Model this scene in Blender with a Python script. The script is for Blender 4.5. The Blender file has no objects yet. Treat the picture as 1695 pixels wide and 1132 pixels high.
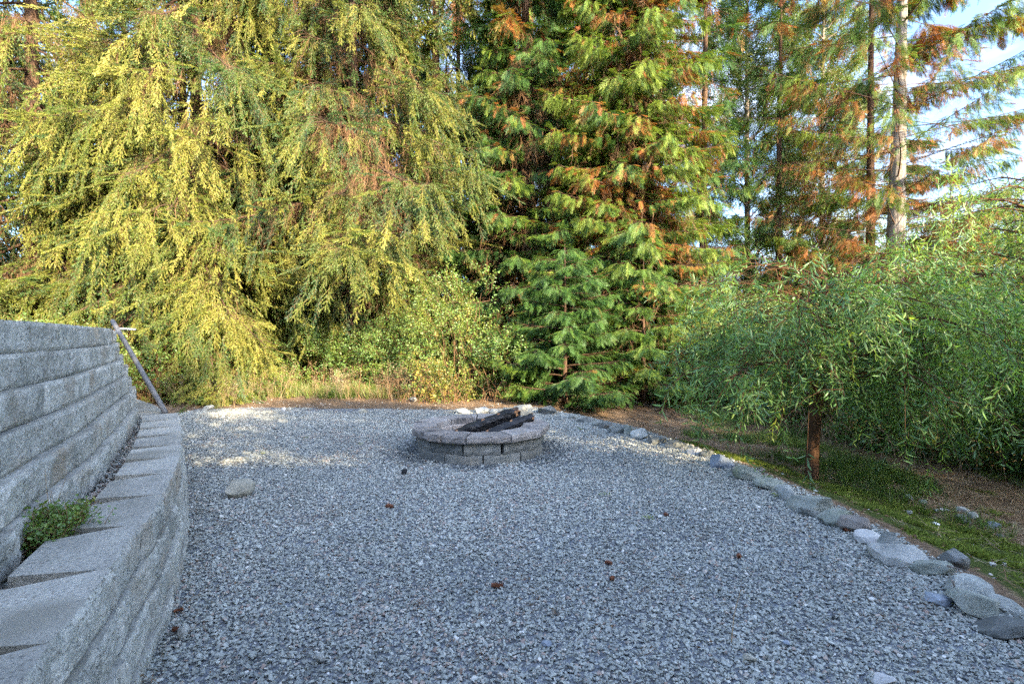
import bpy, bmesh, math, random
import numpy as np
from mathutils import Vector, Matrix, noise as mn

random.seed(7)
sc = bpy.context.scene
col = sc.collection
R = math.radians

# ------------------------------------------------------------------ camera, sky, sun, exposure
CAM_H = 1.10
F = 850.0            # focal length in photo pixels (1695 wide)
HOR = 557.0          # horizon row in photo pixels
cd = bpy.data.cameras.new('camera')
cam = bpy.data.objects.new('camera', cd)
col.objects.link(cam)
cd.sensor_width = 36.0
cd.lens = F / 1695.0 * 36.0
cd.clip_start = 0.05
cd.clip_end = 2000
cam.location = (0, 0, CAM_H)
cam.rotation_euler = (R(90) - math.atan(9.0 / F), 0, 0)
sc.camera = cam

SUN_EL = 22.0
SUN_DIR = Vector((-0.60, 0.80, 0.0)).normalized()      # the way the light travels, on the ground
sd = bpy.data.lights.new('sun', 'SUN')
sd.energy = 3.5
sd.angle = R(0.5)
sd.color = (1.0, 0.82, 0.54)
sun = bpy.data.objects.new('sun', sd)
col.objects.link(sun)
lv = Vector((SUN_DIR.x * math.cos(R(SUN_EL)), SUN_DIR.y * math.cos(R(SUN_EL)), -math.sin(R(SUN_EL))))
sun.rotation_euler = lv.to_track_quat('-Z', 'Y').to_euler()
sun.location = (8, -10, 12)

world = bpy.data.worlds.new('World')
sc.world = world
world.use_nodes = True
wn = world.node_tree
for n in list(wn.nodes):
    wn.nodes.remove(n)
wo = wn.nodes.new('ShaderNodeOutputWorld')
wb = wn.nodes.new('ShaderNodeBackground')
wb.inputs['Strength'].default_value = 0.15
sky = wn.nodes.new('ShaderNodeTexSky')
sky.sky_type = 'NISHITA'
sky.sun_disc = False
sky.sun_elevation = R(SUN_EL)
sky.sun_rotation = math.atan2(-SUN_DIR.x, -SUN_DIR.y)
sky.air_density = 1.0
sky.dust_density = 2.2
sky.ozone_density = 4.5
wtc = wn.nodes.new('ShaderNodeTexCoord')
wmap = wn.nodes.new('ShaderNodeMapping')
wmap.inputs['Scale'].default_value = (1.0, 1.0, 2.6)
wmap.inputs['Location'].default_value = (0.35, 0.1, 0.25)
wnz = wn.nodes.new('ShaderNodeTexNoise')
wnz.inputs['Scale'].default_value = 2.3
wnz.inputs['Detail'].default_value = 6
wnz.inputs['Roughness'].default_value = 0.55
wrp = wn.nodes.new('ShaderNodeValToRGB')
wrp.color_ramp.elements[0].position = 0.47
wrp.color_ramp.elements[0].color = (0, 0, 0, 1)
wrp.color_ramp.elements[1].position = 0.74
wrp.color_ramp.elements[1].color = (0.85, 0.85, 0.85, 1)
wmx = wn.nodes.new('ShaderNodeMixRGB')
wmx.inputs['Color2'].default_value = (3.6, 3.65, 3.9, 1)
L = wn.links.new
L(wtc.outputs['Generated'], wmap.inputs['Vector'])
L(wmap.outputs[0], wnz.inputs['Vector'])
L(wnz.outputs['Fac'], wrp.inputs[0])
L(wrp.outputs[0], wmx.inputs['Fac'])
L(sky.outputs[0], wmx.inputs['Color1'])
L(wmx.outputs[0], wb.inputs['Color'])
L(wb.outputs[0], wo.inputs['Surface'])

vs = sc.view_settings
vs.view_transform = 'Standard'
vs.look = 'None'
vs.gamma = 1.0
vs.use_curve_mapping = False
vs.exposure = 2.72
sc.cycles.max_bounces = 5
sc.cycles.diffuse_bounces = 4
sc.cycles.glossy_bounces = 1
sc.cycles.transmission_bounces = 3
sc.cycles.sample_clamp_indirect = 4.0
sc.cycles.use_adaptive_sampling = True
sc.cycles.adaptive_threshold = 0.02
sc.cycles.use_denoising = False


# ------------------------------------------------------------------ helpers
def at(px, py, z=0.0):
    """photo pixel -> point on the horizontal plane at height z"""
    d = (CAM_H - z) * F / (py - HOR)
    return ((px - 847.5) / F * d, d)


def xat(px, y):
    return (px - 847.5) / F * y


def tag(o, label=None, cat=None, group=None, kind=None):
    if label: o['label'] = label
    if cat: o['category'] = cat
    if group: o['group'] = group
    if kind: o['kind'] = kind
    return o


def empty(name, loc=(0, 0, 0), rz=0.0):
    o = bpy.data.objects.new(name, None)
    o.empty_display_size = 0.2
    o.location = loc
    o.rotation_euler = (0, 0, rz)
    col.objects.link(o)
    return o


def link(name, me, parent=None, loc=None, rot=None, scale=None):
    o = bpy.data.objects.new(name, me)
    col.objects.link(o)
    if parent is not None:
        o.parent = parent
    if loc is not None: o.location = loc
    if rot is not None: o.rotation_euler = rot
    if scale is not None: o.scale = scale
    return o


def mesh(name, v, f, mats, mi=None, smooth=False):
    me = bpy.data.meshes.new(name)
    me.from_pydata([tuple(map(float, p)) for p in v], [], f)
    for m in (mats if isinstance(mats, (list, tuple)) else [mats]):
        me.materials.append(m)
    if mi is not None:
        me.polygons.foreach_set('material_index', mi)
    if smooth:
        me.polygons.foreach_set('use_smooth', [True] * len(me.polygons))
    me.update()
    return me


def spline(pts, n=400):
    """Catmull-Rom through 2D points, returned at even arc length: points, tangents, lengths"""
    P = np.array(pts, float)
    P = np.vstack([2 * P[0] - P[1], P, 2 * P[-1] - P[-2]])
    out = []
    for i in range(1, len(P) - 2):
        for t in np.linspace(0, 1, 40, endpoint=False):
            a, b, c, d = P[i - 1], P[i], P[i + 1], P[i + 2]
            out.append(0.5 * ((2 * b) + (-a + c) * t + (2 * a - 5 * b + 4 * c - d) * t * t + (-a + 3 * b - 3 * c + d) * t ** 3))
    out.append(P[-2])
    Q = np.array(out)
    # a light smoothing keeps the curve free of wiggles
    for _ in range(30):
        Q[1:-1] = 0.25 * Q[:-2] + 0.5 * Q[1:-1] + 0.25 * Q[2:]
    s = np.concatenate([[0], np.cumsum(np.linalg.norm(np.diff(Q, axis=0), axis=1))])
    return Q, s


class Path:
    def __init__(self, pts):
        self.Q, self.s = spline(pts)
        self.len = self.s[-1]

    def at(self, s):
        return np.array([np.interp(s, self.s, self.Q[:, 0]), np.interp(s, self.s, self.Q[:, 1])])

    def tan(self, s):
        t = self.at(min(s + 0.05, self.len)) - self.at(max(s - 0.05, 0))
        return t / np.linalg.norm(t)


def inside(poly, X, Y):
    c = np.zeros(X.shape, bool)
    n = len(poly)
    j = n - 1
    for i in range(n):
        xi, yi = poly[i]
        xj, yj = poly[j]
        m = ((yi > Y) != (yj > Y)) & (X < (xj - xi) * (Y - yi) / (yj - yi + 1e-12) + xi)
        c ^= m
        j = i
    return c


def sstep(a, b, x):
    t = np.clip((x - a) / (b - a), 0, 1)
    return t * t * (3 - 2 * t)


_rs = np.random.RandomState(5)
_G = _rs.rand(64, 64)


def vnoise(x, y):
    x = np.asarray(x, float); y = np.asarray(y, float)
    xi = np.floor(x).astype(int); yi = np.floor(y).astype(int)
    fx = x - xi; fy = y - yi
    fx = fx * fx * (3 - 2 * fx); fy = fy * fy * (3 - 2 * fy)
    g = lambda a, b: _G[a % 64, b % 64]
    return (g(xi, yi) * (1 - fx) + g(xi + 1, yi) * fx) * (1 - fy) + (g(xi, yi + 1) * (1 - fx) + g(xi + 1, yi + 1) * fx) * fy


def fbm(x, y, o=4):
    s = 0; a = 0.5
    for k in range(o):
        s = s + a * vnoise(x * 2 ** k + 7.3 * k, y * 2 ** k + 3.1 * k)
        a *= 0.5
    return s


# ------------------------------------------------------------------ materials
def new_mat(name):
    m = bpy.data.materials.new(name)
    m.use_nodes = True
    nt = m.node_tree
    b = nt.nodes.get('Principled BSDF')
    return m, nt, b


def ramp(nt, stops, interp='LINEAR'):
    r = nt.nodes.new('ShaderNodeValToRGB')
    r.color_ramp.interpolation = interp
    e = r.color_ramp.elements
    while len(e) < len(stops):
        e.new(0.5)
    for el, (p, c) in zip(e, stops):
        el.position = p
        el.color = (c[0], c[1], c[2], 1)
    return r


def noise_node(nt, vec, scale, detail=4, rough=0.55):
    n = nt.nodes.new('ShaderNodeTexNoise')
    n.inputs['Scale'].default_value = scale
    n.inputs['Detail'].default_value = detail
    n.inputs['Roughness'].default_value = rough
    if vec is not None:
        nt.links.new(vec, n.inputs['Vector'])
    return n


def mixc(nt, mode, fac, a, b):
    m = nt.nodes.new('ShaderNodeMixRGB')
    m.blend_type = mode
    for s, v in ((m.inputs['Fac'], fac), (m.inputs['Color1'], a), (m.inputs['Color2'], b)):
        if hasattr(v, 'is_output') or hasattr(v, 'links'):
            nt.links.new(v, s)
        elif isinstance(v, (int, float)):
            s.default_value = v if s.name == 'Fac' else (v, v, v, 1)
        else:
            s.default_value = (v[0], v[1], v[2], 1)
    return m.outputs[0]


def objvec(nt, jitter=True):
    tc = nt.nodes.new('ShaderNodeTexCoord')
    if not jitter:
        return tc.outputs['Object']
    oi = nt.nodes.new('ShaderNodeObjectInfo')
    mul = nt.nodes.new('ShaderNodeMath'); mul.operation = 'MULTIPLY'; mul.inputs[1].default_value = 57.0
    nt.links.new(oi.outputs['Random'], mul.inputs[0])
    add = nt.nodes.new('ShaderNodeVectorMath'); add.operation = 'ADD'
    nt.links.new(tc.outputs['Object'], add.inputs[0])
    nt.links.new(mul.outputs[0], add.inputs[1])
    return add.outputs[0]


def bump(nt, b, h, strength, dist):
    n = nt.nodes.new('ShaderNodeBump')
    n.inputs['Strength'].default_value = strength
    n.inputs['Distance'].default_value = dist
    nt.links.new(h, n.inputs['Height'])
    nt.links.new(n.outputs[0], b.inputs['Normal'])


def stone_mat(name, c_dark, c_mid, c_light, speck=0.5, scale=9, rough=0.9, bdist=0.006, stain=None, vary=0.2, sscale=17):
    m, nt, b = new_mat(name)
    v = objvec(nt)
    n1 = noise_node(nt, v, scale, 6, 0.62)
    r1 = ramp(nt, [(0.3, c_dark), (0.5, c_mid), (0.7, c_light)])
    nt.links.new(n1.outputs['Fac'], r1.inputs[0])
    n2 = noise_node(nt, v, scale * sscale, 4, 0.7)
    r2 = ramp(nt, [(0.36, (1 - speck,) * 3), (0.47, (0.95,) * 3), (0.58, (1,) * 3), (0.68, (1.0 + 0.35 * speck,) * 3)])
    nt.links.new(n2.outputs['Fac'], r2.inputs[0])
    c = mixc(nt, 'MULTIPLY', 1.0, r1.outputs[0], r2.outputs[0])
    oi = nt.nodes.new('ShaderNodeObjectInfo')
    rr = ramp(nt, [(0, (1 - vary,) * 3), (1, (1 + vary * 0.4,) * 3)])
    nt.links.new(oi.outputs['Random'], rr.inputs[0])
    c = mixc(nt, 'MULTIPLY', 1.0, c, rr.outputs[0])
    if stain:
        n3 = noise_node(nt, v, stain[1], 4, 0.6)
        r3 = ramp(nt, [(0.52, (0, 0, 0)), (0.68, (1, 1, 1))])
        nt.links.new(n3.outputs['Fac'], r3.inputs[0])
        c = mixc(nt, 'MIX', r3.outputs[0], c, stain[0])
    nt.links.new(c, b.inputs['Base Color'])
    b.inputs['Roughness'].default_value = rough
    b.inputs['Specular IOR Level'].default_value = 0.25
    hs = nt.nodes.new('ShaderNodeMath'); hs.operation = 'ADD'
    nt.links.new(n1.outputs['Fac'], hs.inputs[0]); nt.links.new(n2.outputs['Fac'], hs.inputs[1])
    bump(nt, b, hs.outputs[0], 0.8, bdist)
    return m


M = {}
M['split_concrete'] = stone_mat('split_concrete', (0.28, 0.283, 0.25), (0.48, 0.475, 0.42), (0.63, 0.61, 0.545), 0.6, 8, bdist=0.013, sscale=10, vary=.18, stain=((0.33, 0.29, 0.23), 1.9))
M['cast_concrete'] = stone_mat('cast_concrete', (0.31, 0.305, 0.27), (0.42, 0.41, 0.365), (0.52, 0.51, 0.45), 0.5, 5, bdist=0.006, sscale=18, stain=((0.27, 0.26, 0.22), 2.2))
M['pit_block'] = stone_mat('pit_block', (0.15, 0.16, 0.155), (0.23, 0.235, 0.215), (0.31, 0.305, 0.28), 0.35, 11, bdist=0.004, vary=0.3)
M['pit_cap'] = stone_mat('pit_cap', (0.22, 0.205, 0.19), (0.32, 0.29, 0.265), (0.40, 0.375, 0.35), 0.5, 9, bdist=0.006, stain=((0.06, 0.056, 0.054), 3.5), vary=0.3)
M['fire_brick'] = stone_mat('fire_brick', (0.30, 0.25, 0.21), (0.42, 0.36, 0.31), (0.50, 0.45, 0.41), 0.3, 9, bdist=0.003, stain=((0.08, 0.07, 0.065), 5.0))
M['ash'] = stone_mat('ash', (0.03, 0.03, 0.03), (0.10, 0.095, 0.09), (0.22, 0.21, 0.20), 0.5, 7, bdist=0.02)
M['rock_grey'] = stone_mat('rock_grey', (0.20, 0.22, 0.205), (0.34, 0.36, 0.335), (0.47, 0.49, 0.455), 0.45, 8, bdist=0.012, vary=0.25)
M['rock_pale'] = stone_mat('rock_pale', (0.28, 0.29, 0.27), (0.43, 0.44, 0.41), (0.57, 0.575, 0.535), 0.4, 8, bdist=0.010)
M['rock_green'] = stone_mat('rock_green', (0.20, 0.225, 0.19), (0.32, 0.345, 0.30), (0.44, 0.46, 0.41), 0.45, 8, bdist=0.012, stain=((0.10, 0.12, 0.06), 4.0))
M['rock_dark'] = stone_mat('rock_dark', (0.10, 0.105, 0.10), (0.17, 0.18, 0.17), (0.25, 0.26, 0.25), 0.2, 6, bdist=0.012)
M['rock_brown'] = stone_mat('rock_brown', (0.15, 0.135, 0.12), (0.22, 0.20, 0.18), (0.31, 0.29, 0.26), 0.3, 6, bdist=0.012)
M['rock_blue'] = stone_mat('rock_blue', (0.18, 0.21, 0.25), (0.25, 0.29, 0.34), (0.34, 0.38, 0.43), 0.15, 5, bdist=0.006)
M['rock_tan'] = stone_mat('rock_tan', (0.26, 0.25, 0.20), (0.36, 0.345, 0.28), (0.46, 0.44, 0.37), 0.2, 5, bdist=0.004)
M['white_stone'] = stone_mat('white_stone', (0.38, 0.38, 0.37), (0.52, 0.52, 0.50), (0.66, 0.66, 0.63), 0.3, 7, bdist=0.002)


def bark_mat(name, a, b_, sc_=6.0, stretch=0.15):
    m, nt, b = new_mat(name)
    tc = nt.nodes.new('ShaderNodeTexCoord')
    mp = nt.nodes.new('ShaderNodeMapping'); mp.inputs['Scale'].default_value = (1, 1, stretch)
    nt.links.new(tc.outputs['Object'], mp.inputs['Vector'])
    n = noise_node(nt, mp.outputs[0], sc_ * 4, 5, 0.65)
    r = ramp(nt, [(0.32, a), (0.68, b_)])
    nt.links.new(n.outputs['Fac'], r.inputs[0])
    nt.links.new(r.outputs[0], b.inputs['Base Color'])
    b.inputs['Roughness'].default_value = 0.95
    b.inputs['Specular IOR Level'].default_value = 0.1
    bump(nt, b, n.outputs['Fac'], 1.0, 0.02)
    return m


M['bark_brown'] = bark_mat('bark_brown', (0.045, 0.026, 0.018), (0.15, 0.095, 0.065))
M['bark_grey'] = bark_mat('bark_grey', (0.12, 0.10, 0.085), (0.36, 0.31, 0.27))
M['bark_willow'] = bark_mat('bark_willow', (0.05, 0.028, 0.016), (0.15, 0.08, 0.045), 9)
M['dead_wood'] = bark_mat('dead_wood', (0.12, 0.065, 0.035), (0.30, 0.18, 0.10))
M['dry_stem'] = bark_mat('dry_stem', (0.20, 0.14, 0.08), (0.40, 0.29, 0.17))


def leaf_mat(name, stops, trans=0.3, gloss=0.06, rough=0.5, jit=0.35, tcol=(1.25, 1.2, 0.6)):
    m = bpy.data.materials.new(name)
    m.use_nodes = True
    nt = m.node_tree
    for n in list(nt.nodes):
        nt.nodes.remove(n)
    out = nt.nodes.new('ShaderNodeOutputMaterial')
    a = nt.nodes.new('ShaderNodeAttribute'); a.attribute_type = 'INSTANCER'; a.attribute_name = 'tint'
    r = ramp(nt, stops)
    nt.links.new(a.outputs['Fac'], r.inputs[0])
    g = nt.nodes.new('ShaderNodeAttribute'); g.attribute_type = 'GEOMETRY'; g.attribute_name = 'lv'
    rj = ramp(nt, [(0, (1 - jit,) * 3), (1, (1.0, 1.0, 1.0))])
    nt.links.new(g.outputs['Fac'], rj.inputs[0])
    c = mixc(nt, 'MULTIPLY', 1.0, r.outputs[0], rj.outputs[0])
    d = nt.nodes.new('ShaderNodeBsdfDiffuse')
    t = nt.nodes.new('ShaderNodeBsdfTranslucent')
    ct = mixc(nt, 'MULTIPLY', 1.0, c, tcol)
    nt.links.new(c, d.inputs['Color']); nt.links.new(ct, t.inputs['Color'])
    mx = nt.nodes.new('ShaderNodeMixShader'); mx.inputs[0].default_value = trans
    nt.links.new(d.outputs[0], mx.inputs[1]); nt.links.new(t.outputs[0], mx.inputs[2])
    gl = nt.nodes.new('ShaderNodeBsdfGlossy'); gl.inputs['Roughness'].default_value = rough
    gl.inputs['Color'].default_value = (0.9, 0.95, 1, 1)
    m2 = nt.nodes.new('ShaderNodeMixShader'); m2.inputs[0].default_value = gloss
    nt.links.new(mx.outputs[0], m2.inputs[1]); nt.links.new(gl.outputs[0], m2.inputs[2])
    nt.links.new(m2.outputs[0], out.inputs['Surface'])
    return m


M['spruce_needle'] = leaf_mat('spruce_needle', [(0, (0.035, 0.09, 0.045)), (0.35, (0.08, 0.16, 0.035)), (0.65, (0.20, 0.235, 0.03)), (1, (0.40, 0.40, 0.085))], 0.2, 0.03)
M['cedar_scale'] = leaf_mat('cedar_scale', [(0, (0.04, 0.12, 0.035)), (0.4, (0.10, 0.22, 0.035)), (0.66, (0.26, 0.35, 0.04)), (0.74, (0.36, 0.24, 0.06)), (0.85, (0.46, 0.19, 0.045)), (1, (0.36, 0.11, 0.03))], 0.3, 0.03)
M['willow_leaf'] = leaf_mat('willow_leaf', [(0, (0.09, 0.21, 0.07)), (0.5, (0.17, 0.34, 0.08)), (1, (0.36, 0.50, 0.08))], 0.42, 0.045, 0.5)
M['broad_leaf'] = leaf_mat('broad_leaf', [(0, (0.08, 0.17, 0.045)), (0.45, (0.16, 0.29, 0.05)), (0.75, (0.22, 0.26, 0.03)), (0.9, (0.40, 0.30, 0.05)), (1, (0.30, 0.13, 0.04))], 0.35, 0.05)
M['dry_leaf'] = leaf_mat('dry_leaf', [(0, (0.15, 0.085, 0.045)), (0.5, (0.30, 0.19, 0.11)), (1, (0.52, 0.42, 0.28))], 0.15, 0.02)
M['grass_blade'] = leaf_mat('grass_blade', [(0, (0.05, 0.11, 0.02)), (0.5, (0.14, 0.22, 0.035)), (0.8, (0.28, 0.27, 0.08)), (1, (0.40, 0.33, 0.19))], 0.3, 0.03)
M['moss_leaf'] = leaf_mat('moss_leaf', [(0, (0.09, 0.11, 0.03)), (0.6, (0.18, 0.24, 0.045)), (1, (0.32, 0.38, 0.08))], 0.2, 0.0)
M['gravel_stone'] = leaf_mat('gravel_stone', [(0, (0.07, 0.08, 0.085)), (0.2, (0.20, 0.215, 0.20)), (0.5, (0.35, 0.365, 0.33)), (0.75, (0.46, 0.475, 0.425)), (0.88, (0.60, 0.60, 0.54)), (0.93, (0.40, 0.33, 0.27)), (0.97, (0.30, 0.21, 0.17)), (1, (0.66, 0.65, 0.60))], 0.0, 0.05, 0.6, 0.12)


def simple(name, c, rough=0.7, metal=0.0, nscale=None, c2=None, bd=0.003):
    m, nt, b = new_mat(name)
    b.inputs['Roughness'].default_value = rough
    b.inputs['Metallic'].default_value = metal
    if nscale:
        n = noise_node(nt, objvec(nt), nscale, 5, 0.6)
        r = ramp(nt, [(0.35, c), (0.65, c2 or c)])
        nt.links.new(n.outputs['Fac'], r.inputs[0])
        nt.links.new(r.outputs[0], b.inputs['Base Color'])
        bump(nt, b, n.outputs['Fac'], 0.7, bd)
    else:
        b.inputs['Base Color'].default_value = (*c, 1)
    return m


M['char'] = simple('char', (0.004, 0.004, 0.004), 0.55, 0, 30, (0.022, 0.022, 0.024), 0.01)
M['bare_wood'] = simple('bare_wood', (0.16, 0.07, 0.03), 0.8, 0, 16, (0.42, 0.22, 0.10), 0.004)
M['pole_metal'] = simple('pole_metal', (0.10, 0.10, 0.105), 0.7, 0.0, 12, (0.18, 0.18, 0.18), 0.002)
M['white_plastic'] = simple('white_plastic', (0.75, 0.76, 0.76), 0.4)
M['cone_scale'] = simple('cone_scale', (0.10, 0.035, 0.018), 0.8, 0, 40, (0.24, 0.09, 0.04), 0.002)
M['house_siding'] = simple('house_siding', (0.42, 0.42, 0.40), 0.8, 0, 3, (0.48, 0.47, 0.45))
M['house_shingle'] = simple('house_shingle', (0.06, 0.06, 0.06), 0.9, 0, 6, (0.11, 0.11, 0.11))
M['foil'] = simple('foil', (0.75, 0.78, 0.8), 0.35, 0.4, 20, (0.9, 0.9, 0.9))
M['blue_petal'] = simple('blue_petal', (0.25, 0.27, 0.75), 0.6)


# ------------------------------------------------------------------ GN scatter: one object, instanced geometry
def src(me):
    return bpy.data.objects.new('source', me)


_groups = {}


def scatter_group(sources):
    key = tuple(s.name for s in sources)
    if key in _groups:
        return _groups[key]
    g = bpy.data.node_groups.new('scatter', 'GeometryNodeTree')
    g.interface.new_socket('Geometry', in_out='INPUT', socket_type='NodeSocketGeometry')
    g.interface.new_socket('Geometry', in_out='OUTPUT', socket_type='NodeSocketGeometry')
    N = g.nodes
    gi = N.new('NodeGroupInput'); go = N.new('NodeGroupOutput'); j = N.new('GeometryNodeJoinGeometry')
    for s in reversed(sources):
        oi = N.new('GeometryNodeObjectInfo'); oi.inputs['Object'].default_value = s
        gti = N.new('GeometryNodeGeometryToInstance')
        g.links.new(oi.outputs['Geometry'], gti.inputs[0]); g.links.new(gti.outputs[0], j.inputs[0])
    ip = N.new('GeometryNodeInstanceOnPoints')

    def at_(n, t):
        x = N.new('GeometryNodeInputNamedAttribute'); x.data_type = t; x.inputs['Name'].default_value = n
        return x.outputs['Attribute']
    g.links.new(gi.outputs[0], ip.inputs['Points']); g.links.new(j.outputs[0], ip.inputs['Instance'])
    ip.inputs['Pick Instance'].default_value = True
    g.links.new(at_('idx', 'INT'), ip.inputs['Instance Index'])
    g.links.new(at_('rot', 'FLOAT_VECTOR'), ip.inputs['Rotation'])
    g.links.new(at_('scl', 'FLOAT_VECTOR'), ip.inputs['Scale'])
    g.links.new(ip.outputs[0], go.inputs[0])
    _groups[key] = g
    return g


def euler_from(D, Nh):
    """local Z along D, local Y towards Nh"""
    Z = D / np.maximum(np.linalg.norm(D, axis=1, keepdims=True), 1e-9)
    Y = Nh - (Nh * Z).sum(1, keepdims=True) * Z
    nl = np.linalg.norm(Y, axis=1, keepdims=True)
    bad = nl[:, 0] < 1e-4
    if bad.any():
        Y[bad] = np.cross(Z[bad], np.array([0.3, 0.9, 0.1])); nl = np.linalg.norm(Y, axis=1, keepdims=True)
    Y = Y / nl
    X = np.cross(Y, Z)
    b = np.arcsin(np.clip(-X[:, 2], -1, 1))
    a = np.arctan2(Y[:, 2], Z[:, 2])
    c = np.arctan2(X[:, 1], X[:, 0])
    return np.stack([a, b, c], 1)


def scatter(name, sources, P, rot, scl, tint, parent=None, idx=None, seed=1):
    P = np.asarray(P, float)
    n = len(P)
    rs = np.random.RandomState(seed)
    if idx is None:
        idx = rs.randint(0, len(sources), n)
    scl = np.asarray(scl, float)
    if scl.ndim == 1:
        scl = np.repeat(scl[:, None], 3, 1)
    me = bpy.data.meshes.new(name)
    me.vertices.add(n)
    me.vertices.foreach_set('co', P.astype(np.float32).ravel())
    a = me.attributes.new('idx', 'INT', 'POINT'); a.data.foreach_set('value', idx.astype(np.int32))
    a = me.attributes.new('scl', 'FLOAT_VECTOR', 'POINT'); a.data.foreach_set('vector', scl.astype(np.float32).ravel())
    a = me.attributes.new('tint', 'FLOAT', 'POINT'); a.data.foreach_set('value', np.clip(tint, 0, 1).astype(np.float32))
    a = me.attributes.new('rot', 'FLOAT_VECTOR', 'POINT'); a.data.foreach_set('vector', np.asarray(rot, np.float32).ravel())
    me.update()
    o = link(name, me, parent)
    if parent is not None:
        o.matrix_parent_inverse = Matrix.Translation(Vector(parent.location)).inverted()
    md = o.modifiers.new('scatter', 'NODES')
    md.node_group = scatter_group(sources)
    o['kind'] = 'stuff'
    return o


class MB:
    """collects faces with a material index and a per-face brightness value"""
    def __init__(self):
        self.v = []; self.f = []; self.m = []; self.l = []

    def add(self, vs_, fs_, mi=0, l=1.0):
        k = len(self.v)
        self.v += [tuple(p) for p in vs_]
        for f in fs_:
            self.f.append([i + k for i in f]); self.m.append(mi); self.l.append(l)

    def build(self, name, mats):
        me = mesh(name, self.v, self.f, mats, self.m)
        a = me.attributes.new('lv', 'FLOAT', 'FACE')
        a.data.foreach_set('value', np.array(self.l, np.float32))
        return me


def unit(v):
    v = np.asarray(v, float)
    return v / max(np.linalg.norm(v), 1e-9)


def stem(mb, p0, p1, r0, r1, mi=0, sides=3, l=1.0):
    p0 = np.asarray(p0, float); p1 = np.asarray(p1, float)
    d = unit(p1 - p0)
    a = unit(np.cross(d, [0.31, 0.52, 0.79])); b = np.cross(d, a)
    ring = lambda p, r: [p + r * (math.cos(6.2832 * i / sides) * a + math.sin(6.2832 * i / sides) * b) for i in range(sides)]
    mb.add(ring(p0, r0) + ring(p1, r1), [[i, (i + 1) % sides, sides + (i + 1) % sides, sides + i] for i in range(sides)], mi, l)


def leaf(mb, base, d, side, L_, W, bend=0.0, mi=0, l=1.0, fold=0.15):
    """a pointed blade: base, two mid pairs, tip"""
    d = unit(d); side = unit(side - np.dot(side, d) * d); n = np.cross(d, side)
    b = np.asarray(base, float)
    p1 = b + d * L_ * 0.35 - n * bend * L_ * 0.15
    p2 = b + d * L_ * 0.70 - n * bend * L_ * 0.5
    tip = b + d * L_ * 0.95 - n * bend * L_
    u = n * fold * W
    v = [b, p1 - side * W / 2 + u, p1, p1 + side * W / 2 + u, p2 - side * W * .38 + u, p2, p2 + side * W * .38 + u, tip]
    f = [[0, 1, 2], [0, 2, 3], [1, 4, 5, 2], [2, 5, 6, 3], [4, 7, 5], [5, 7, 6]]
    mb.add(v, f, mi, l)


def blade2(mb, base, d, side, L_, W, mi=0, l=1.0):
    d = unit(d); side = unit(side)
    b = np.asarray(base, float)
    mb.add([b - side * W * .3, b + side * W * .3, b + d * L_ * .55 + side * W * .5, b + d * L_, b + d * L_ * .55 - side * W * .5], [[0, 1, 2, 3, 4]], mi, l)


rs = np.random.RandomState(11)


def make_spruce(seed, nf=8, length=0.30):
    r = np.random.RandomState(seed)
    mb = MB()
    fingers = [((0, 0, 0.0), (0, 0, 1), length)]
    for i in range(nf):
        t = 0.12 + 0.75 * i / nf
        s = 1 if i % 2 else -1
        ang = r.uniform(0.45, 0.95)
        d = unit([s * math.sin(ang), r.uniform(-.35, .25), math.cos(ang)])
        fingers.append(((0, 0, length * t), d, r.uniform(0.07, 0.13) * (1.1 - 0.4 * t)))
    for p, d, ln in fingers:
        p = np.array(p); d = np.array(d, float)
        stem(mb, p, p + d * ln, 0.0022, 0.001, 1)
        n = int(ln / 0.0036)
        a = unit(np.cross(d, [0.2, 0.9, 0.4])); b = np.cross(d, a)
        for k in range(n):
            t = (k + r.rand()) / n
            th = r.rand() * 6.283
            rad = math.cos(th) * a + math.sin(th) * b
            nd = unit(rad * 0.85 + d * r.uniform(0.5, 1.0))
            base = p + d * ln * t
            w = unit(np.cross(nd, r.randn(3))) * 0.0040
            tip = base + nd * r.uniform(0.015, 0.025)
            mb.add([base - w, base + w, tip], [[0, 1, 2]], 0, 0.35 * r.rand() + 0.65 * t)
    return mb.build('spruce_twig', [M['spruce_needle'], M['dead_wood']])


def make_dead(seed):
    r = np.random.RandomState(seed)
    mb = MB()
    p = np.zeros(3); q = np.zeros(3)
    for k in range(4):
        q = p + np.array([r.uniform(-.03, .03), r.uniform(-.03, .03), .10])
        stem(mb, p, q, 0.003 - .0005 * k, 0.0025 - .0005 * k)
        for j in range(5):
            t = r.rand(); b = p + (q - p) * t
            d = unit([r.uniform(-1, 1), r.uniform(-.6, .6), r.uniform(.2, 1.3)])
            e = b + d * r.uniform(.05, .17)
            w = unit(np.cross(d, r.randn(3))) * .0016
            mb.add([b - w, b + w, e], [[0, 1, 2]])
            e2 = (b + e) / 2
            d2 = unit(d + r.randn(3) * .5)
            mb.add([e2 - w * .7, e2 + w * .7, e2 + d2 * .07], [[0, 1, 2]])
        p = q
    return mb.build('dead_twig', [M['dead_wood']])


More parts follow.
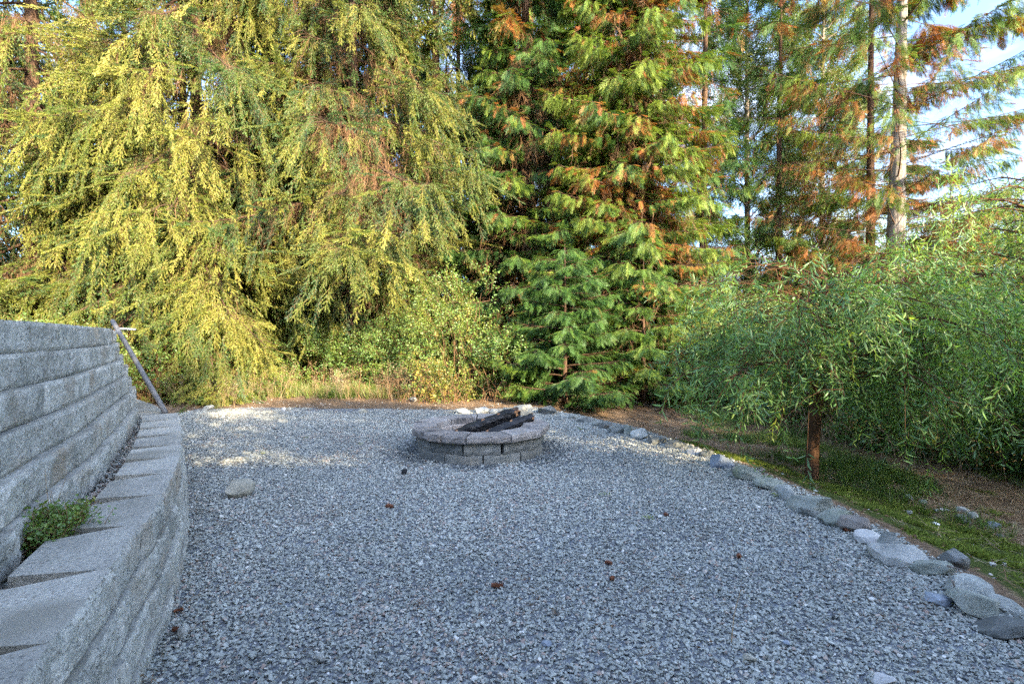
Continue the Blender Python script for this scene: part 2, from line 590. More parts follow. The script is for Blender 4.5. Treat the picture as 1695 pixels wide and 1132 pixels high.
def make_cedar(seed, length=0.34):
    r = np.random.RandomState(seed)
    mb = MB()
    bendk = r.uniform(.3, .8)
    ax = lambda t: np.array([0.03 * math.sin(t * 2 + seed), -bendk * length * t * t * .5, length * t * (1 - .12 * t)])
    for k in range(5):
        stem(mb, ax(k / 5), ax((k + 1) / 5), 0.0026 - .0004 * k, 0.0022 - .0004 * k, 1)
    n = 13
    for i in range(n):
        t = 0.06 + 0.92 * i / n
        for s in (-1, 1):
            if r.rand() < .08: continue
            p = ax(t)
            ll = (0.15 * (1 - t) ** .8 + 0.03) * r.uniform(.75, 1.15) * (0.55 + 0.45 * min(1, t * 5))
            ang = r.uniform(.75, 1.05)
            d = unit([s * math.sin(ang), -.25 * r.rand(), math.cos(ang)])
            side = unit(np.cross(d, [0, 1, 0]))
            lvv = r.rand()
            blade2(mb, p, d, side, ll, 0.0034, 0, lvv)
            m = max(2, int(ll / 0.011))
            for q in range(m):
                u = (q + .6) / m
                b = p + d * ll * u * .92
                for s2 in (-1, 1):
                    sd_ = unit(d + side * s2 * .8 + np.array([0, -r.rand() * .4, 0]))
                    sl = (0.030 * (1 - u) + .012) * r.uniform(.6, 1.3)
                    w = unit(np.cross(sd_, [0, 1, 0]) + .5 * r.randn(3)) * .0019
                    mb.add([b - w, b + w, b + sd_ * sl], [[0, 1, 2]], 0, min(1, lvv * .6 + .4 * r.rand()))
    return mb.build('cedar_spray', [M['cedar_scale'], M['bark_brown']])


def make_willow(seed, length=0.40, n=17, leafl=0.092, leafw=0.0120, mat='willow_leaf', wood='bark_willow'):
    r = np.random.RandomState(seed)
    mb = MB()
    kx = r.uniform(-.25, .25)
    ax = lambda t: np.array([kx * length * t * t, -0.35 * length * t * t, length * t * (1 - .15 * t)])
    for k in range(5):
        stem(mb, ax(k / 5), ax((k + 1) / 5), 0.0022 - .0003 * k, 0.0019 - .0003 * k, 1)
    for i in range(n):
        t = 0.05 + .95 * i / (n - 1)
        p = ax(min(t, 1)); d0 = unit(ax(min(t + .02, 1.02)) - p)
        th = i * 2.4 + r.rand()
        rad = unit([math.cos(th), math.sin(th) * .6, 0])
        d = unit(d0 * r.uniform(.2, 1.3) + rad * r.uniform(.5, 1.1) + np.array([0, -.25, 0]) + .18 * r.randn(3))
        side = unit(np.cross(d, [0.1, 1, 0.1]) + .5 * r.randn(3))
        leaf(mb, p, d, side, leafl * r.uniform(.55, 1.3), leafw * r.uniform(.8, 1.2), r.uniform(.0, .5), 0, r.rand())
    return mb.build('willow_twig', [M[mat], M[wood]])


def make_broad(seed, length=0.22, n=10, leafl=0.045, leafw=0.032, mat='broad_leaf', spread=.9):
    r = np.random.RandomState(seed)
    mb = MB()
    kx = r.uniform(-.3, .3)
    ax = lambda t: np.array([kx * length * t * t, -0.2 * length * t * t, length * t])
    for k in range(3):
        stem(mb, ax(k / 3), ax((k + 1) / 3), 0.0022 - .0004 * k, 0.0018 - .0004 * k, 1)
    for i in range(n):
        t = 0.12 + .88 * i / (n - 1)
        p = ax(t)
        th = i * 2.4 + r.rand()
        rad = unit([math.cos(th), math.sin(th), 0])
        d = unit(rad * spread + np.array([0, .1, r.uniform(.1, .7)]))
        side = unit(np.cross(d, [0.0, 1, 0.0]) + .45 * r.randn(3))
        leaf(mb, p + d * .012, d, side, leafl * r.uniform(.6, 1.2), leafw * r.uniform(.7, 1.1), r.uniform(.0, .5), 0, r.rand(), .2)
    return mb.build('leafy_twig', [M[mat], M['dead_wood']])


def make_grass(seed, n=16, h=0.16, mat='grass_blade', w=.0035, lean=.45):
    r = np.random.RandomState(seed)
    mb = MB()
    for i in range(n):
        a = r.rand() * 6.283; rr = r.rand() * .04
        b = np.array([math.cos(a) * rr, math.sin(a) * rr, 0])
        d = unit([math.cos(a + r.randn() * .5) * lean * r.rand() * 1.6, math.sin(a + r.randn() * .5) * lean * r.rand() * 1.6, 1])
        hh = h * r.uniform(.5, 1.2)
        s = unit(np.cross(d, r.randn(3))) * w / 2
        mid = b + d * hh * .55; tip = b + d * hh + np.array([d[0], d[1], -.35]) * hh * .35
        mb.add([b - s, b + s, mid + s * .8, mid - s * .8, tip], [[0, 1, 2, 3], [3, 2, 4]], 0, r.rand())
    return mb.build('grass_tuft', [M[mat]])


def make_weed(seed, h=0.55):
    r = np.random.RandomState(seed)
    mb = MB()
    for s_ in range(3):
        p = np.array([r.uniform(-.05, .05), r.uniform(-.05, .05), 0]); d = unit([r.uniform(-.3, .3), r.uniform(-.3, .3), 1])
        for k in range(5):
            q = p + d * h / 5 * r.uniform(.8, 1.1)
            stem(mb, p, q, .0028 - .0004 * k, .0024 - .0004 * k, 1)
            if k > 0:
                for j in range(2):
                    dd = unit([r.uniform(-1, 1), r.uniform(-1, 1), r.uniform(.4, 1)])
                    e = q + dd * r.uniform(.05, .13)
                    stem(mb, q, e, .0014, .001, 1)
                    for c in range(7):
                        o_ = e + r.randn(3) * .014
                        blade2(mb, o_, r.randn(3), r.randn(3), .016, .010, 0, r.rand())
            p = q; d = unit(d + r.randn(3) * .12)
    return mb.build('dry_weed', [M['dry_leaf'], M['dry_stem']])


def make_flat_leaf(seed, mat='dry_leaf', n=1, sz=.03):
    r = np.random.RandomState(seed)
    mb = MB()
    for i in range(n):
        leaf(mb, (r.uniform(-.01, .01), r.uniform(-.01, .01), .002), unit([r.randn(), r.randn(), .12]), [r.randn(), r.randn(), .3 * r.randn()], sz * r.uniform(.6, 1.2), sz * r.uniform(.3, .6), r.uniform(-.3, .3), 0, r.rand(), .3)
    return mb.build('fallen_leaf', [M[mat]])


def make_straw(seed, n=8):
    r = np.random.RandomState(seed)
    mb = MB()
    for i in range(n):
        p = np.array([r.uniform(-.05, .05), r.uniform(-.05, .05), r.uniform(.002, .012)])
        d = unit([r.randn(), r.randn(), r.uniform(-.02, .12)])
        s = unit(np.cross(d, [0, 0, 1])) * .0014
        e = p + d * r.uniform(.04, .12)
        mb.add([p - s, p + s, e + s * .6, e - s * .6], [[0, 1, 2, 3]], 0, r.rand())
    return mb.build('straw', [M['dry_leaf']])


def make_pebble(seed, flat=.5, npts=11):
    r = np.random.RandomState(seed)
    bm = bmesh.new()
    for i in range(npts):
        p = unit(r.randn(3)) * r.uniform(.8, 1.05)
        bm.verts.new((p[0] * .5, p[1] * .5 * r.uniform(.6, .9), p[2] * .5 * flat))
    res = bmesh.ops.convex_hull(bm, input=bm.verts)
    bmesh.ops.delete(bm, geom=[e for e in res['geom_interior'] if isinstance(e, bmesh.types.BMVert)], context='VERTS')
    me = bpy.data.meshes.new('pebble')
    bm.to_mesh(me); bm.free()
    me.materials.append(M['gravel_stone'])
    a = me.attributes.new('lv', 'FLOAT', 'FACE'); a.data.foreach_set('value', r.rand(len(me.polygons)).astype(np.float32))
    return me


S = {}
S['spruce'] = [src(make_spruce(s, 7 + s % 3, .26 + .03 * (s % 3))) for s in range(4)]
S['dead'] = [src(make_dead(20 + s)) for s in range(4)]
S['cedar'] = [src(make_cedar(40 + s, .30 + .03 * (s % 3))) for s in range(4)]
S['willow'] = [src(make_willow(60 + s)) for s in range(4)]
S['broad'] = [src(make_broad(80 + s)) for s in range(4)]
S['bramble'] = [src(make_broad(90 + s, .26, 11, .062, .042)) for s in range(4)]
S['small'] = [src(make_broad(100 + s, .10, 12, .018, .014, 'broad_leaf', 1.2)) for s in range(3)]
S['alder'] = [src(make_broad(110 + s, .34, 13, .05, .030)) for s in range(3)]
S['grass'] = [src(make_grass(120 + s)) for s in range(4)]
S['moss'] = [src(make_grass(130 + s, 16, .020, 'moss_leaf', .0045, 1.4)) for s in range(4)]
S['weed'] = [src(make_weed(140 + s)) for s in range(4)]
S['litter'] = [src(make_flat_leaf(150 + s)) for s in range(5)]
S['straw'] = [src(make_straw(160 + s)) for s in range(4)]
S['pebble'] = [src(make_pebble(170 + s, [.45, .6, .35, .5][s % 4], 9 + s % 5)) for s in range(10)]

# ------------------------------------------------------------------ plan of the place
LOW = Path([(-0.35, -0.4), (-0.58, 0.2), (-0.80, 0.70), (-0.93, 1.0), (-1.07, 1.34), (-1.22, 1.66), (-1.37, 2.0), (-1.70, 2.62), (-2.14, 3.33), (-2.93, 4.5), (-3.80, 5.55), (-4.75, 6.45), (-5.8, 7.1), (-7.2, 7.6)])
UP = Path([(-0.62, -0.4), (-0.87, 0.2), (-1.22, 0.95), (-1.50, 1.52), (-1.68, 1.85), (-1.96, 2.38), (-2.12, 2.66), (-2.43, 3.16), (-2.81, 3.78), (-3.17, 4.33), (-3.72, 5.05), (-4.42, 6.0)])
EDGE = [(1.70, -3), (1.83, 0.5), (1.90, 1.4), (1.96, 1.94), (2.04, 2.29), (2.08, 2.69), (2.06, 3.45), (1.90, 4.5), (1.50, 5.9), (0.95, 6.9), (0.36, 7.7)]
FAR = [(0.36, 7.7), (-0.3, 7.75), (-1.0, 7.7), (-2.0, 7.75), (-3.3, 7.9), (-4.4, 7.85), (-5.3, 7.7), (-6.2, 7.4)]


def edge_x(y):
    e = np.array(EDGE)
    return np.interp(y, e[:, 1], e[:, 0])


def low_x(y):
    return np.interp(y, LOW.Q[:, 1], LOW.Q[:, 0])


def up_x(y):
    return np.interp(y, UP.Q[:, 1], UP.Q[:, 0])


def H(x, y):
    x = np.asarray(x, float); y = np.asarray(y, float)
    z = 0.012 * (fbm(x * .8, y * .8) - .5)
    # falls away to the right of the stone edging
    ex = edge_x(np.minimum(y, 7.7))
    dx = x - ex - 0.05
    fade = 1 - sstep(6.5, 9.5, y)
    z = z - (0.20 * sstep(0, 0.9, dx) + 0.07 * np.clip(dx - .5, 0, 4)) * (0.25 + .75 * fade)
    z = z + 0.05 * (fbm(x * 1.7, y * 1.7) - .5) * sstep(0, .5, dx)
    # strip between the two walls
    lx = low_x(y) - 0.14
    hgt = np.where(y < 4.6, 0.352, 0.22)
    hgt = np.where(y > 6.0, 0.22 * (1 - sstep(6.0, 8.0, y)), hgt)
    left = (x < lx)
    z = np.where(left, np.maximum(z, hgt), z)
    # terrace behind the upper wall
    ux = up_x(np.minimum(y, 6.0)) - 0.30
    top = (1.10 - 0.30) * (1 - sstep(5.3, 6.6, y)) + 0.30 * (1 - sstep(6.2, 8, y))
    t2 = sstep(0, 0.12, ux - x)
    z = np.where((y < 9) & (x < ux), z * (1 - t2) + np.maximum(top, z) * t2, z)
    # forest floor
    z = z + np.where(y > 8.6, 0.12 * (fbm(x * .5 + 3, y * .5) - .45) * sstep(8.6, 10, y), 0)
    return z


# ------------------------------------------------------------------ ground
def ground_mat():
    m, nt, b = new_mat('forest_floor')
    tc = nt.nodes.new('ShaderNodeTexCoord'); v = tc.outputs['Object']
    n1 = noise_node(nt, v, 1.3, 6, .6)
    n2 = noise_node(nt, v, 38, 5, .7)
    r1 = ramp(nt, [(0.3, (0.10, 0.068, 0.045)), (0.5, (0.21, 0.145, 0.095)), (0.72, (0.34, 0.25, 0.17))])
    nt.links.new(n2.outputs['Fac'], r1.inputs[0])
    a = nt.nodes.new('ShaderNodeAttribute'); a.attribute_name = 'moss'
    r2 = ramp(nt, [(0.3, (0.04, 0.05, 0.018)), (0.55, (0.085, 0.11, 0.03)), (0.75, (0.14, 0.125, 0.06))])
    nt.links.new(n2.outputs['Fac'], r2.inputs[0])
    mth = nt.nodes.new('ShaderNodeMath'); mth.operation = 'ADD'
    nt.links.new(a.outputs['Fac'], mth.inputs[0]); nt.links.new(n1.outputs['Fac'], mth.inputs[1])
    rm = ramp(nt, [(0.80, (0, 0, 0)), (1.0, (1, 1, 1))])
    nt.links.new(mth.outputs[0], rm.inputs[0])
    c = mixc(nt, 'MIX', rm.outputs[0], r1.outputs[0], r2.outputs[0])
    nt.links.new(c, b.inputs['Base Color'])
    b.inputs['Roughness'].default_value = 1.0
    b.inputs['Specular IOR Level'].default_value = 0.05
    bump(nt, b, n2.outputs['Fac'], 1.0, 0.03)
    return m


def moss_amount(x, y):
    ex = edge_x(np.minimum(y, 7.7))
    d = x - ex
    band = sstep(0.0, .3, d) * (1 - sstep(.9, 1.7, d + .5 * (fbm(x * 1.5, y * 1.5) - .5)))
    return band * (1 - sstep(5.2, 6.3, y)) * .75


def make_ground():
    xs = np.concatenate([np.linspace(-300, -30, 12), np.linspace(-25, -8, 18), np.arange(-7.5, 7.5, .06), np.linspace(8, 25, 18), np.linspace(30, 300, 12)])
    ys = np.concatenate([np.linspace(-300, -20, 10), np.linspace(-15, -1, 12), np.arange(-.6, 11, .06), np.linspace(11.5, 30, 24), np.linspace(35, 600, 16)])
    X, Y = np.meshgrid(xs, ys)
    Z = H(X, Y)
    nx, ny = len(xs), len(ys)
    V = np.stack([X, Y, Z], -1).reshape(-1, 3)
    i, j = np.meshgrid(np.arange(nx - 1), np.arange(ny - 1))
    a = (j * nx + i).ravel()
    Fc = np.stack([a, a + 1, a + nx + 1, a + nx], 1)
    me = bpy.data.meshes.new('ground')
    me.from_pydata(V.tolist(), [], Fc.tolist())
    me.materials.append(ground_mat())
    at_ = me.attributes.new('moss', 'FLOAT', 'POINT')
    at_.data.foreach_set('value', moss_amount(X, Y).ravel().astype(np.float32))
    me.polygons.foreach_set('use_smooth', [True] * len(me.polygons))
    tag(link('ground', me), kind='structure')


make_ground()

gravel_poly = [(-0.2, -3.0)] + [tuple(LOW.at(s) + np.array([-.04, .0])) for s in np.linspace(0.0, LOW.len - 1.6, 40)] + FAR[::-1][0:] + EDGE[::-1][1:]


def gravel_mat():
    m, nt, b = new_mat('gravel_bed')
    tc = nt.nodes.new('ShaderNodeTexCoord'); v = tc.outputs['Object']
    vo = nt.nodes.new('ShaderNodeTexVoronoi'); vo.inputs['Scale'].default_value = 75
    nt.links.new(v, vo.inputs['Vector'])
    r = ramp(nt, [(0, (0.09, 0.10, 0.115)), (0.6, (0.20, 0.225, 0.25)), (1, (0.30, 0.32, 0.34))])
    nt.links.new(vo.outputs['Color'], r.inputs[0])
    n = noise_node(nt, v, 3.0, 4)
    rn = ramp(nt, [(0.35, (.8, .75, .7)), (0.6, (1, 1, 1))]); nt.links.new(n.outputs['Fac'], rn.inputs[0])
    nt.links.new(mixc(nt, 'MULTIPLY', 1.0, r.outputs[0], rn.outputs[0]), b.inputs['Base Color'])
    b.inputs['Roughness'].default_value = .95
    bump(nt, b, vo.outputs['Distance'], 1.0, -0.01)
    return m


def make_gravel_bed():
    bm = bmesh.new()
    xs = np.arange(-6.6, 2.3, .12); ys = np.arange(-3.0, 8.3, .12)
    idx = {}
    for j, y in enumerate(ys[:-1]):
        for i, x in enumerate(xs[:-1]):
            if inside(gravel_poly, np.array([x + .06]), np.array([y + .06]))[0]:
                q = []
                for (a, b_) in ((i, j), (i + 1, j), (i + 1, j + 1), (i, j + 1)):
                    if (a, b_) not in idx:
                        X, Y = xs[a], ys[b_]
                        idx[(a, b_)] = bm.verts.new((X, Y, float(max(H(X, Y), -.02)) * .0 + float(0.012 * (fbm(X * .8, Y * .8) - .5)) + .006))
                    q.append(idx[(a, b_)])
                bm.faces.new(q)
    me = bpy.data.meshes.new('gravel_bed'); bm.to_mesh(me); bm.free()
    me.materials.append(gravel_mat())
    tag(link('gravel_bed', me), kind='structure')


make_gravel_bed()


def rand_pts(n, x0, x1, y0, y1, poly=None, seed=0):
    r = np.random.RandomState(seed)
    X = r.uniform(x0, x1, n); Y = r.uniform(y0, y1, n)
    if poly is not None:
        k = inside(poly, X, Y)
        X, Y = X[k], Y[k]
    return X, Y


PIT = np.array([-0.305, 4.95])


def gravel():
    P = []; Sc = []
    for (y0, y1, den, s0) in ((0.9, 2.6, 11000, .0150), (2.6, 4.2, 7600, .0162), (4.2, 8.3, 4400, .0195)):
        x0, x1 = -6.3, 2.2
        n = int(den * (x1 - x0) * (y1 - y0))
        X, Y = rand_pts(n, x0, x1, y0, y1, gravel_poly, int(den))
        k = np.abs(X) < 1.08 * Y + .5
        X, Y = X[k], Y[k]
        far_cut = np.interp(X, [-6.2, -4.4, -2, -1, .4], [7.5, 7.75, 7.65, 7.6, 7.6])
        k = (Y < far_cut - .5) | (fbm(X * 2.1, Y * 2.1) + .25 * np.random.RandomState(3).rand(len(X)) > .35 + .45 * sstep(-.5, .25, Y - far_cut))
        k &= np.hypot(X - PIT[0], Y - PIT[1]) > .60
        X, Y = X[k], Y[k]
        P.append(np.stack([X, Y], 1)); Sc.append(s0 * np.exp(np.random.RandomState(4).randn(len(X)) * .30))
    r = np.random.RandomState(77)
    m_ = 16000
    ye = r.uniform(1.2, 7.7, m_); xe = edge_x(ye) - np.abs(r.randn(m_)) * .09 - .05
    P.append(np.stack([xe, ye], 1)); Sc.append(np.interp(ye, [1, 4, 8], [.015, .017, .020]) * np.exp(r.randn(m_) * .3))
    P = np.concatenate(P); Sc = np.concatenate(Sc)
    Sc = np.clip(Sc, .007, .04)
    n = len(P); r = np.random.RandomState(9)
    z = 0.012 * (fbm(P[:, 0] * .8, P[:, 1] * .8) - .5) + .006 + r.rand(n) * .010 + Sc * .05
    de = edge_x(P[:, 1]) - P[:, 0]
    z = z + .035 * r.rand(n) * (1 - sstep(.02, .22, de))
    rot = np.stack([r.randn(n) * .38, r.randn(n) * .38, r.rand(n) * 6.283], 1)
    patch = fbm(P[:, 0] * 1.3 + 5, P[:, 1] * 1.3)
    t = np.clip(.48 + r.randn(n) * .14 + (patch - .47) * .5, 0, .86)
    u = r.rand(n)
    warm = .045 + .16 * sstep(.55, .70, fbm(P[:, 0] * 2.3 + 9, P[:, 1] * 2.3)) * (P[:, 0] < .3) + .12 * sstep(7.0, 8.2, P[:, 1]) + .05 * (patch > .58)
    t = np.where(u < warm, r.uniform(.90, .98, n), t)
    t = np.where(u > .985, 1.0, t)
    d = np.hypot(P[:, 0] - PIT[0], P[:, 1] - PIT[1])
    soot = (r.rand(n) < .75 * np.exp(-((d - .68) / .16) ** 2)) & (fbm(P[:, 0] * 3, P[:, 1] * 3) > .42)
    t = np.where(soot, r.uniform(0, .12, n), t)
    scatter('gravel', S['pebble'], np.column_stack([P, z]), rot, Sc, t)
    print('gravel', n)


gravel()


def gravel_strip():
    r = np.random.RandomState(21)
    s = r.uniform(0.6, LOW.len - 2.0, 26000)
    off = r.uniform(.235, .62, 26000)
    Q = np.array([LOW.at(a) for a in s]); T = np.array([LOW.tan(a) for a in s])
    Nn = np.stack([-T[:, 1], T[:, 0]], 1)
    P = Q + Nn * off[:, None]
    k = (P[:, 0] > up_x(P[:, 1]) - .05) & (P[:, 1] < 6.2)
    P = P[k]; n = len(P)
    z = H(P[:, 0], P[:, 1]) + .015 + r.rand(n) * .022
    rot = np.stack([r.randn(n) * .4, r.randn(n) * .4, r.rand(n) * 6.283], 1)
    t = np.where(r.rand(n) < .28, r.uniform(.89, .98, n), r.uniform(.1, .8, n))
    scatter('gravel_fill', S['pebble'], np.column_stack([P, z]), rot, .016 * np.exp(r.randn(n) * .3), t)


gravel_strip()


# ------------------------------------------------------------------ retaining walls of split-face blocks
def block_mesh(seed, w, h, d, back_w, nx=22, nz=8, rough=.014, cham=.008):
    """front face towards -Y, split rough; local origin at bottom centre of the front face"""
    r = random.Random(seed)
    off = Vector((seed * 7.7, seed * 3.1, 0))
    v = []; f = []; mi = []
    for j in range(nz + 1):
        for i in range(nx + 1):
            x = -w / 2 + w * i / nx
            z = h * j / nz
            e = min(i, nx - i) / nx * w
            ez = min(j, nz - j) / nz * h
            q = mn.fractal(Vector((x * 9, z * 9, 0)) + off, 1.0, 2.0, 5)
            q2 = mn.noise(Vector((x * 38, z * 38, 4)) + off)
            y = -rough * (0.7 + 0.75 * q + .35 * q2)
            y += cham * 1.8 * max(0, 1 - e / .018) ** 1.5 + cham * .9 * max(0, 1 - ez / .014) ** 1.5 * (1 + .6 * q)
            zz = z
            if j == nz: zz += 0.003 * q2
            v.append((x, y, zz))
    W = nx + 1
    for j in range(nz):
        for i in range(nx):
            f.append([j * W + i, j * W + i + 1, (j + 1) * W + i + 1, (j + 1) * W + i]); mi.append(0)
    k = len(v)
    # top: a second row 2 cm behind the split edge, then the back
    ys = [0.018, d * .5, d]
    rows = [[nz * W + i for i in range(W)]]
    for n_, yy in enumerate(ys):
        t = yy / d
        ww = w + (back_w - w) * t
        row = []
        for i in range(W):
            x = -ww / 2 + ww * i / nx
            row.append(len(v)); v.append((x, yy + (0.004 * mn.noise(Vector((x * 20, seed, 1))) if yy < d else 0), h + .0015 * mn.noise(Vector((x * 15, yy * 15, seed)))))
        rows.append(row)
    for a, b in zip(rows[:-1], rows[1:]):
        for i in range(nx):
            f.append([a[i], a[i + 1], b[i + 1], b[i]]); mi.append(1)
    # back, bottom and sides as plain quads
    bl, br = len(v), len(v) + 1
    v += [(-back_w / 2, d, 0), (back_w / 2, d, 0)]
    tl, tr = rows[-1][0], rows[-1][-1]
    f.append([tr, br, bl, tl] if False else rows[-1][::-1][:0] + [br, bl, tl] + rows[-1][1:-1] + [tr]); mi.append(1)
    lcol = [j * W for j in range(nz + 1)]; rcol = [j * W + nx for j in range(nz + 1)]
    f.append([bl] + lcol + [rw[0] for rw in rows[1:]]); mi.append(1)
    f.append([br] + [rw[-1] for rw in rows[1:]][::-1] + rcol[::-1]); mi.append(1)
    f.append([i for i in range(W)][::-1] + [bl, br]); mi.append(1)
    me = mesh('block', v, f, [M['split_concrete'], M['cast_concrete']], mi)
    return me


def lay(thing, path, w, h, depth, courses, z0, setback, variants, s0, s1, seed, side=1, skip=None, jitz=0.0, lead=0):
    """courses of blocks along a path; face on the right-hand side of the walk"""
    r = random.Random(seed)
    for c in range(courses):
        s = s0 + (w / 2 if c % 2 else 0)
        inset = setback * (c - lead)
        while s < s1:
            if skip and skip(c, s):
                s += w; continue
            p = path.at(s); t = path.tan(s)
            n = np.array([t[1], -t[0]])            # towards the gravel
            q = p - n * (inset + r.uniform(-.004, .004))
            # path walks away from the camera; local +X must run so that -Y faces n
            ang = math.atan2(n[1], n[0]) + math.pi / 2
            me = variants[r.randrange(len(variants))]
            o = link('block', me, thing, (q[0], q[1], z0 + c * h + r.uniform(-jitz, jitz)), (r.uniform(-.006, .006), r.uniform(-.006, .006), ang + r.uniform(-.02, .02)))
            s += w * (1 - 0.0)
    return


low_var = [block_mesh(s, .386, .128, .235, .268) for s in range(10)]
low = empty('retaining_wall')
tag(low, 'low curved wall of grey split face blocks with slab tops beside the gravel', 'retaining wall', 'stepped concrete block walls')
SSTEP = 5.35
# courses: three below the top one; beyond the step the top course is missing
lay(low, LOW, .380, .13, .235, 4, -.07, .012, low_var, 0.1, LOW.len - .3, 3, skip=lambda c, s: c == 3 and s > SSTEP, jitz=.001, lead=1.6)
# the visible cap course must follow the drawn path: shift the whole wall out by the batter
for o in low.children:
    pass

up_var = [block_mesh(50 + s, .452, .128, .26, .40, 24, 8, .014, .008) for s in range(10)]
upw = empty('retaining_wall')
tag(upw, 'tall upper wall of six courses of pale split face concrete blocks', 'retaining wall', 'stepped concrete block walls')
lay(upw, UP, .450, .13, .26, 6, .385, .035, up_var, 0.15, UP.len - .1, 8, jitz=.001)
# a filler mass of soil cores behind the faces keeps light from leaking between courses
print('low wall length', LOW.len)

# ------------------------------------------------------------------ leaning pole
pb = Vector((*at(273, 683, .325), .325)); pt = Vector((xat(186, 5.95), 5.95, 1.10 + 27 * 5.95 / 850 + .0))
pole_t = empty('pole', pb)
tag(pole_t, 'grey metal pole leaning on the end of the upper block wall', 'pole')


def tube_mesh(name, pts, radii, mat, sides=8, cap=True, smooth=True):
    v = []; f = []
    pts = [np.asarray(p, float) for p in pts]
    a_prev = None
    for k, p in enumerate(pts):
        d = unit(pts[min(k + 1, len(pts) - 1)] - pts[max(k - 1, 0)])
        if a_prev is None:
            a = unit(np.cross(d, [0.31, 0.52, 0.79]))
        else:
            a = unit(a_prev - np.dot(a_prev, d) * d)
        a_prev = a
        b = np.cross(d, a)
        for i in range(sides):
            v.append(p + radii[k] * (math.cos(6.2832 * i / sides) * a + math.sin(6.2832 * i / sides) * b))
    for k in range(len(pts) - 1):
        for i in range(sides):
            f.append([k * sides + i, k * sides + (i + 1) % sides, (k + 1) * sides + (i + 1) % sides, (k + 1) * sides + i])
    if cap:
        f.append(list(range(sides))[::-1]); f.append([(len(pts) - 1) * sides + i for i in range(sides)])
    return mesh(name, v, f, mat, smooth=smooth)


dv = pt - pb
link('shaft', tube_mesh('shaft', [(0, 0, 0), dv * .3, dv * .7, dv * .985, dv], [.026, .026, .025, .025, .016], M['pole_metal'], 12), pole_t)
q0 = dv * .90
link('pin', tube_mesh('pin', [q0, q0 + Vector((.20, .02, -.012))], [.010, .010], M['white_plastic'], 8), pole_t)


# ------------------------------------------------------------------ fire pit
def wedge(name, a0, a1, r0, r1, z0, z1, mat, seed, seg=4, straight=True, rough=.006, bev=.006):
    """a ring segment with a chiselled outer face; centre at origin"""
    v = []; f = []
    r = np.random.RandomState(seed)
    na = 8; nz = 4
    P0 = np.array([math.cos(a0), math.sin(a0)]) ; P1 = np.array([math.cos(a1), math.sin(a1)])
    def pos(u, k, z):
        if straight:
            q = (P0 * (1 - u) + P1 * u) * k
        else:
            a = a0 + (a1 - a0) * u; q = np.array([math.cos(a), math.sin(a)]) * k
        return q
    cx = (a0 + a1) / 2; nrm = np.array([math.cos(cx), math.sin(cx)])
    # outer face grid
    for j in range(nz + 1):
        for i in range(na + 1):
            u = i / na; z = z0 + (z1 - z0) * j / nz
            e = min(i, na - i) / na; ez = min(j, nz - j) / nz
            q = pos(u, r1, z) + nrm * (rough * (r.rand() - .3) - (bev if e == 0 else 0) - (bev if ez == 0 else 0))
            v.append((q[0], q[1], z))
    W = na + 1
    for j in range(nz):
        for i in range(na):
            f.append([j * W + i, j * W + i + 1, (j + 1) * W + i + 1, (j + 1) * W + i])
    base = len(v)
    rows = [[nz * W + i for i in range(W)]]
    for k in (r1 - .02, (r0 + r1) / 2, r0 + .008, r0):
        row = []
        for i in range(W):
            q = pos(i / na, k, 0)
            row.append(len(v)); v.append((q[0], q[1], z1 + (.0015 * r.randn() if k > r0 else -.008)))
        rows.append(row)
    for a, b in zip(rows[:-1], rows[1:]):
        for i in range(na):
            f.append([a[i], a[i + 1], b[i + 1], b[i]])
    inner_b = []
    for i in range(W):
        q = pos(i / na, r0, 0); inner_b.append(len(v)); v.append((q[0], q[1], z0))
    for i in range(na):
        f.append([rows[-1][i], rows[-1][i + 1], inner_b[i + 1], inner_b[i]])
    for i in range(na):
        f.append([inner_b[i], inner_b[i + 1], i + 1, i])
    f.append([j * W for j in range(nz + 1)] + [rw[0] for rw in rows[1:]] + [inner_b[0]])
    f.append(([j * W + na for j in range(nz + 1)] + [rw[-1] for rw in rows[1:]] + [inner_b[-1]])[::-1])
    me = mesh(name, v, f, mat)
    bm = bmesh.new(); bm.from_mesh(me); bmesh.ops.recalc_face_normals(bm, faces=bm.faces); bm.to_mesh(me); bm.free()
    return me


pit = empty('fire_pit', (PIT[0], PIT[1], 0))
tag(pit, 'round fire pit of grey stone blocks with pinkish flat cap stones', 'fire pit')
rp = random.Random(5)
NB = 11
for c in range(2):
    st = R(-90) + (0.10 if c == 0 else 0.10 + math.pi / NB)
    for k in range(NB):
        a0 = st + k * 2 * math.pi / NB + rp.uniform(.004, .016); a1 = st + (k + 1) * 2 * math.pi / NB - rp.uniform(.004, .016)
        if c == 1 and k == NB - 1:
            a1 -= .03
        link('block', wedge('block', a0, a1, .47, .612 + rp.uniform(-.004, .006), -.01 + c * .102, .090 + c * .102 , M['pit_block'], 200 + c * 20 + k), pit)
cuts = [-90 - 7, -90 + 27, -90 + 60, -38 + 40, 38, 72, 104, 138, 172, 203, 228, 243, 263]
cuts = [R(a) for a in cuts]
for k in range(len(cuts) - 1):
    a0 = cuts[k] + .010; a1 = cuts[k + 1] - .010
    link('cap_stone', wedge('cap_stone', a0, a1, .425, .668 + rp.uniform(-.006, .008), .198, .258 + rp.uniform(-.003, .003), M['pit_cap'], 300 + k, rough=.008, bev=.005), pit)
for k in range(13):
    a0 = k * 2 * math.pi / 13; a1 = (k + 1) * 2 * math.pi / 13 - .015
    link('fire_brick', wedge('fire_brick', a0, a1, .400, .44, 0.02, .197, M['fire_brick'], 400 + k, rough=.002, bev=.002), pit)


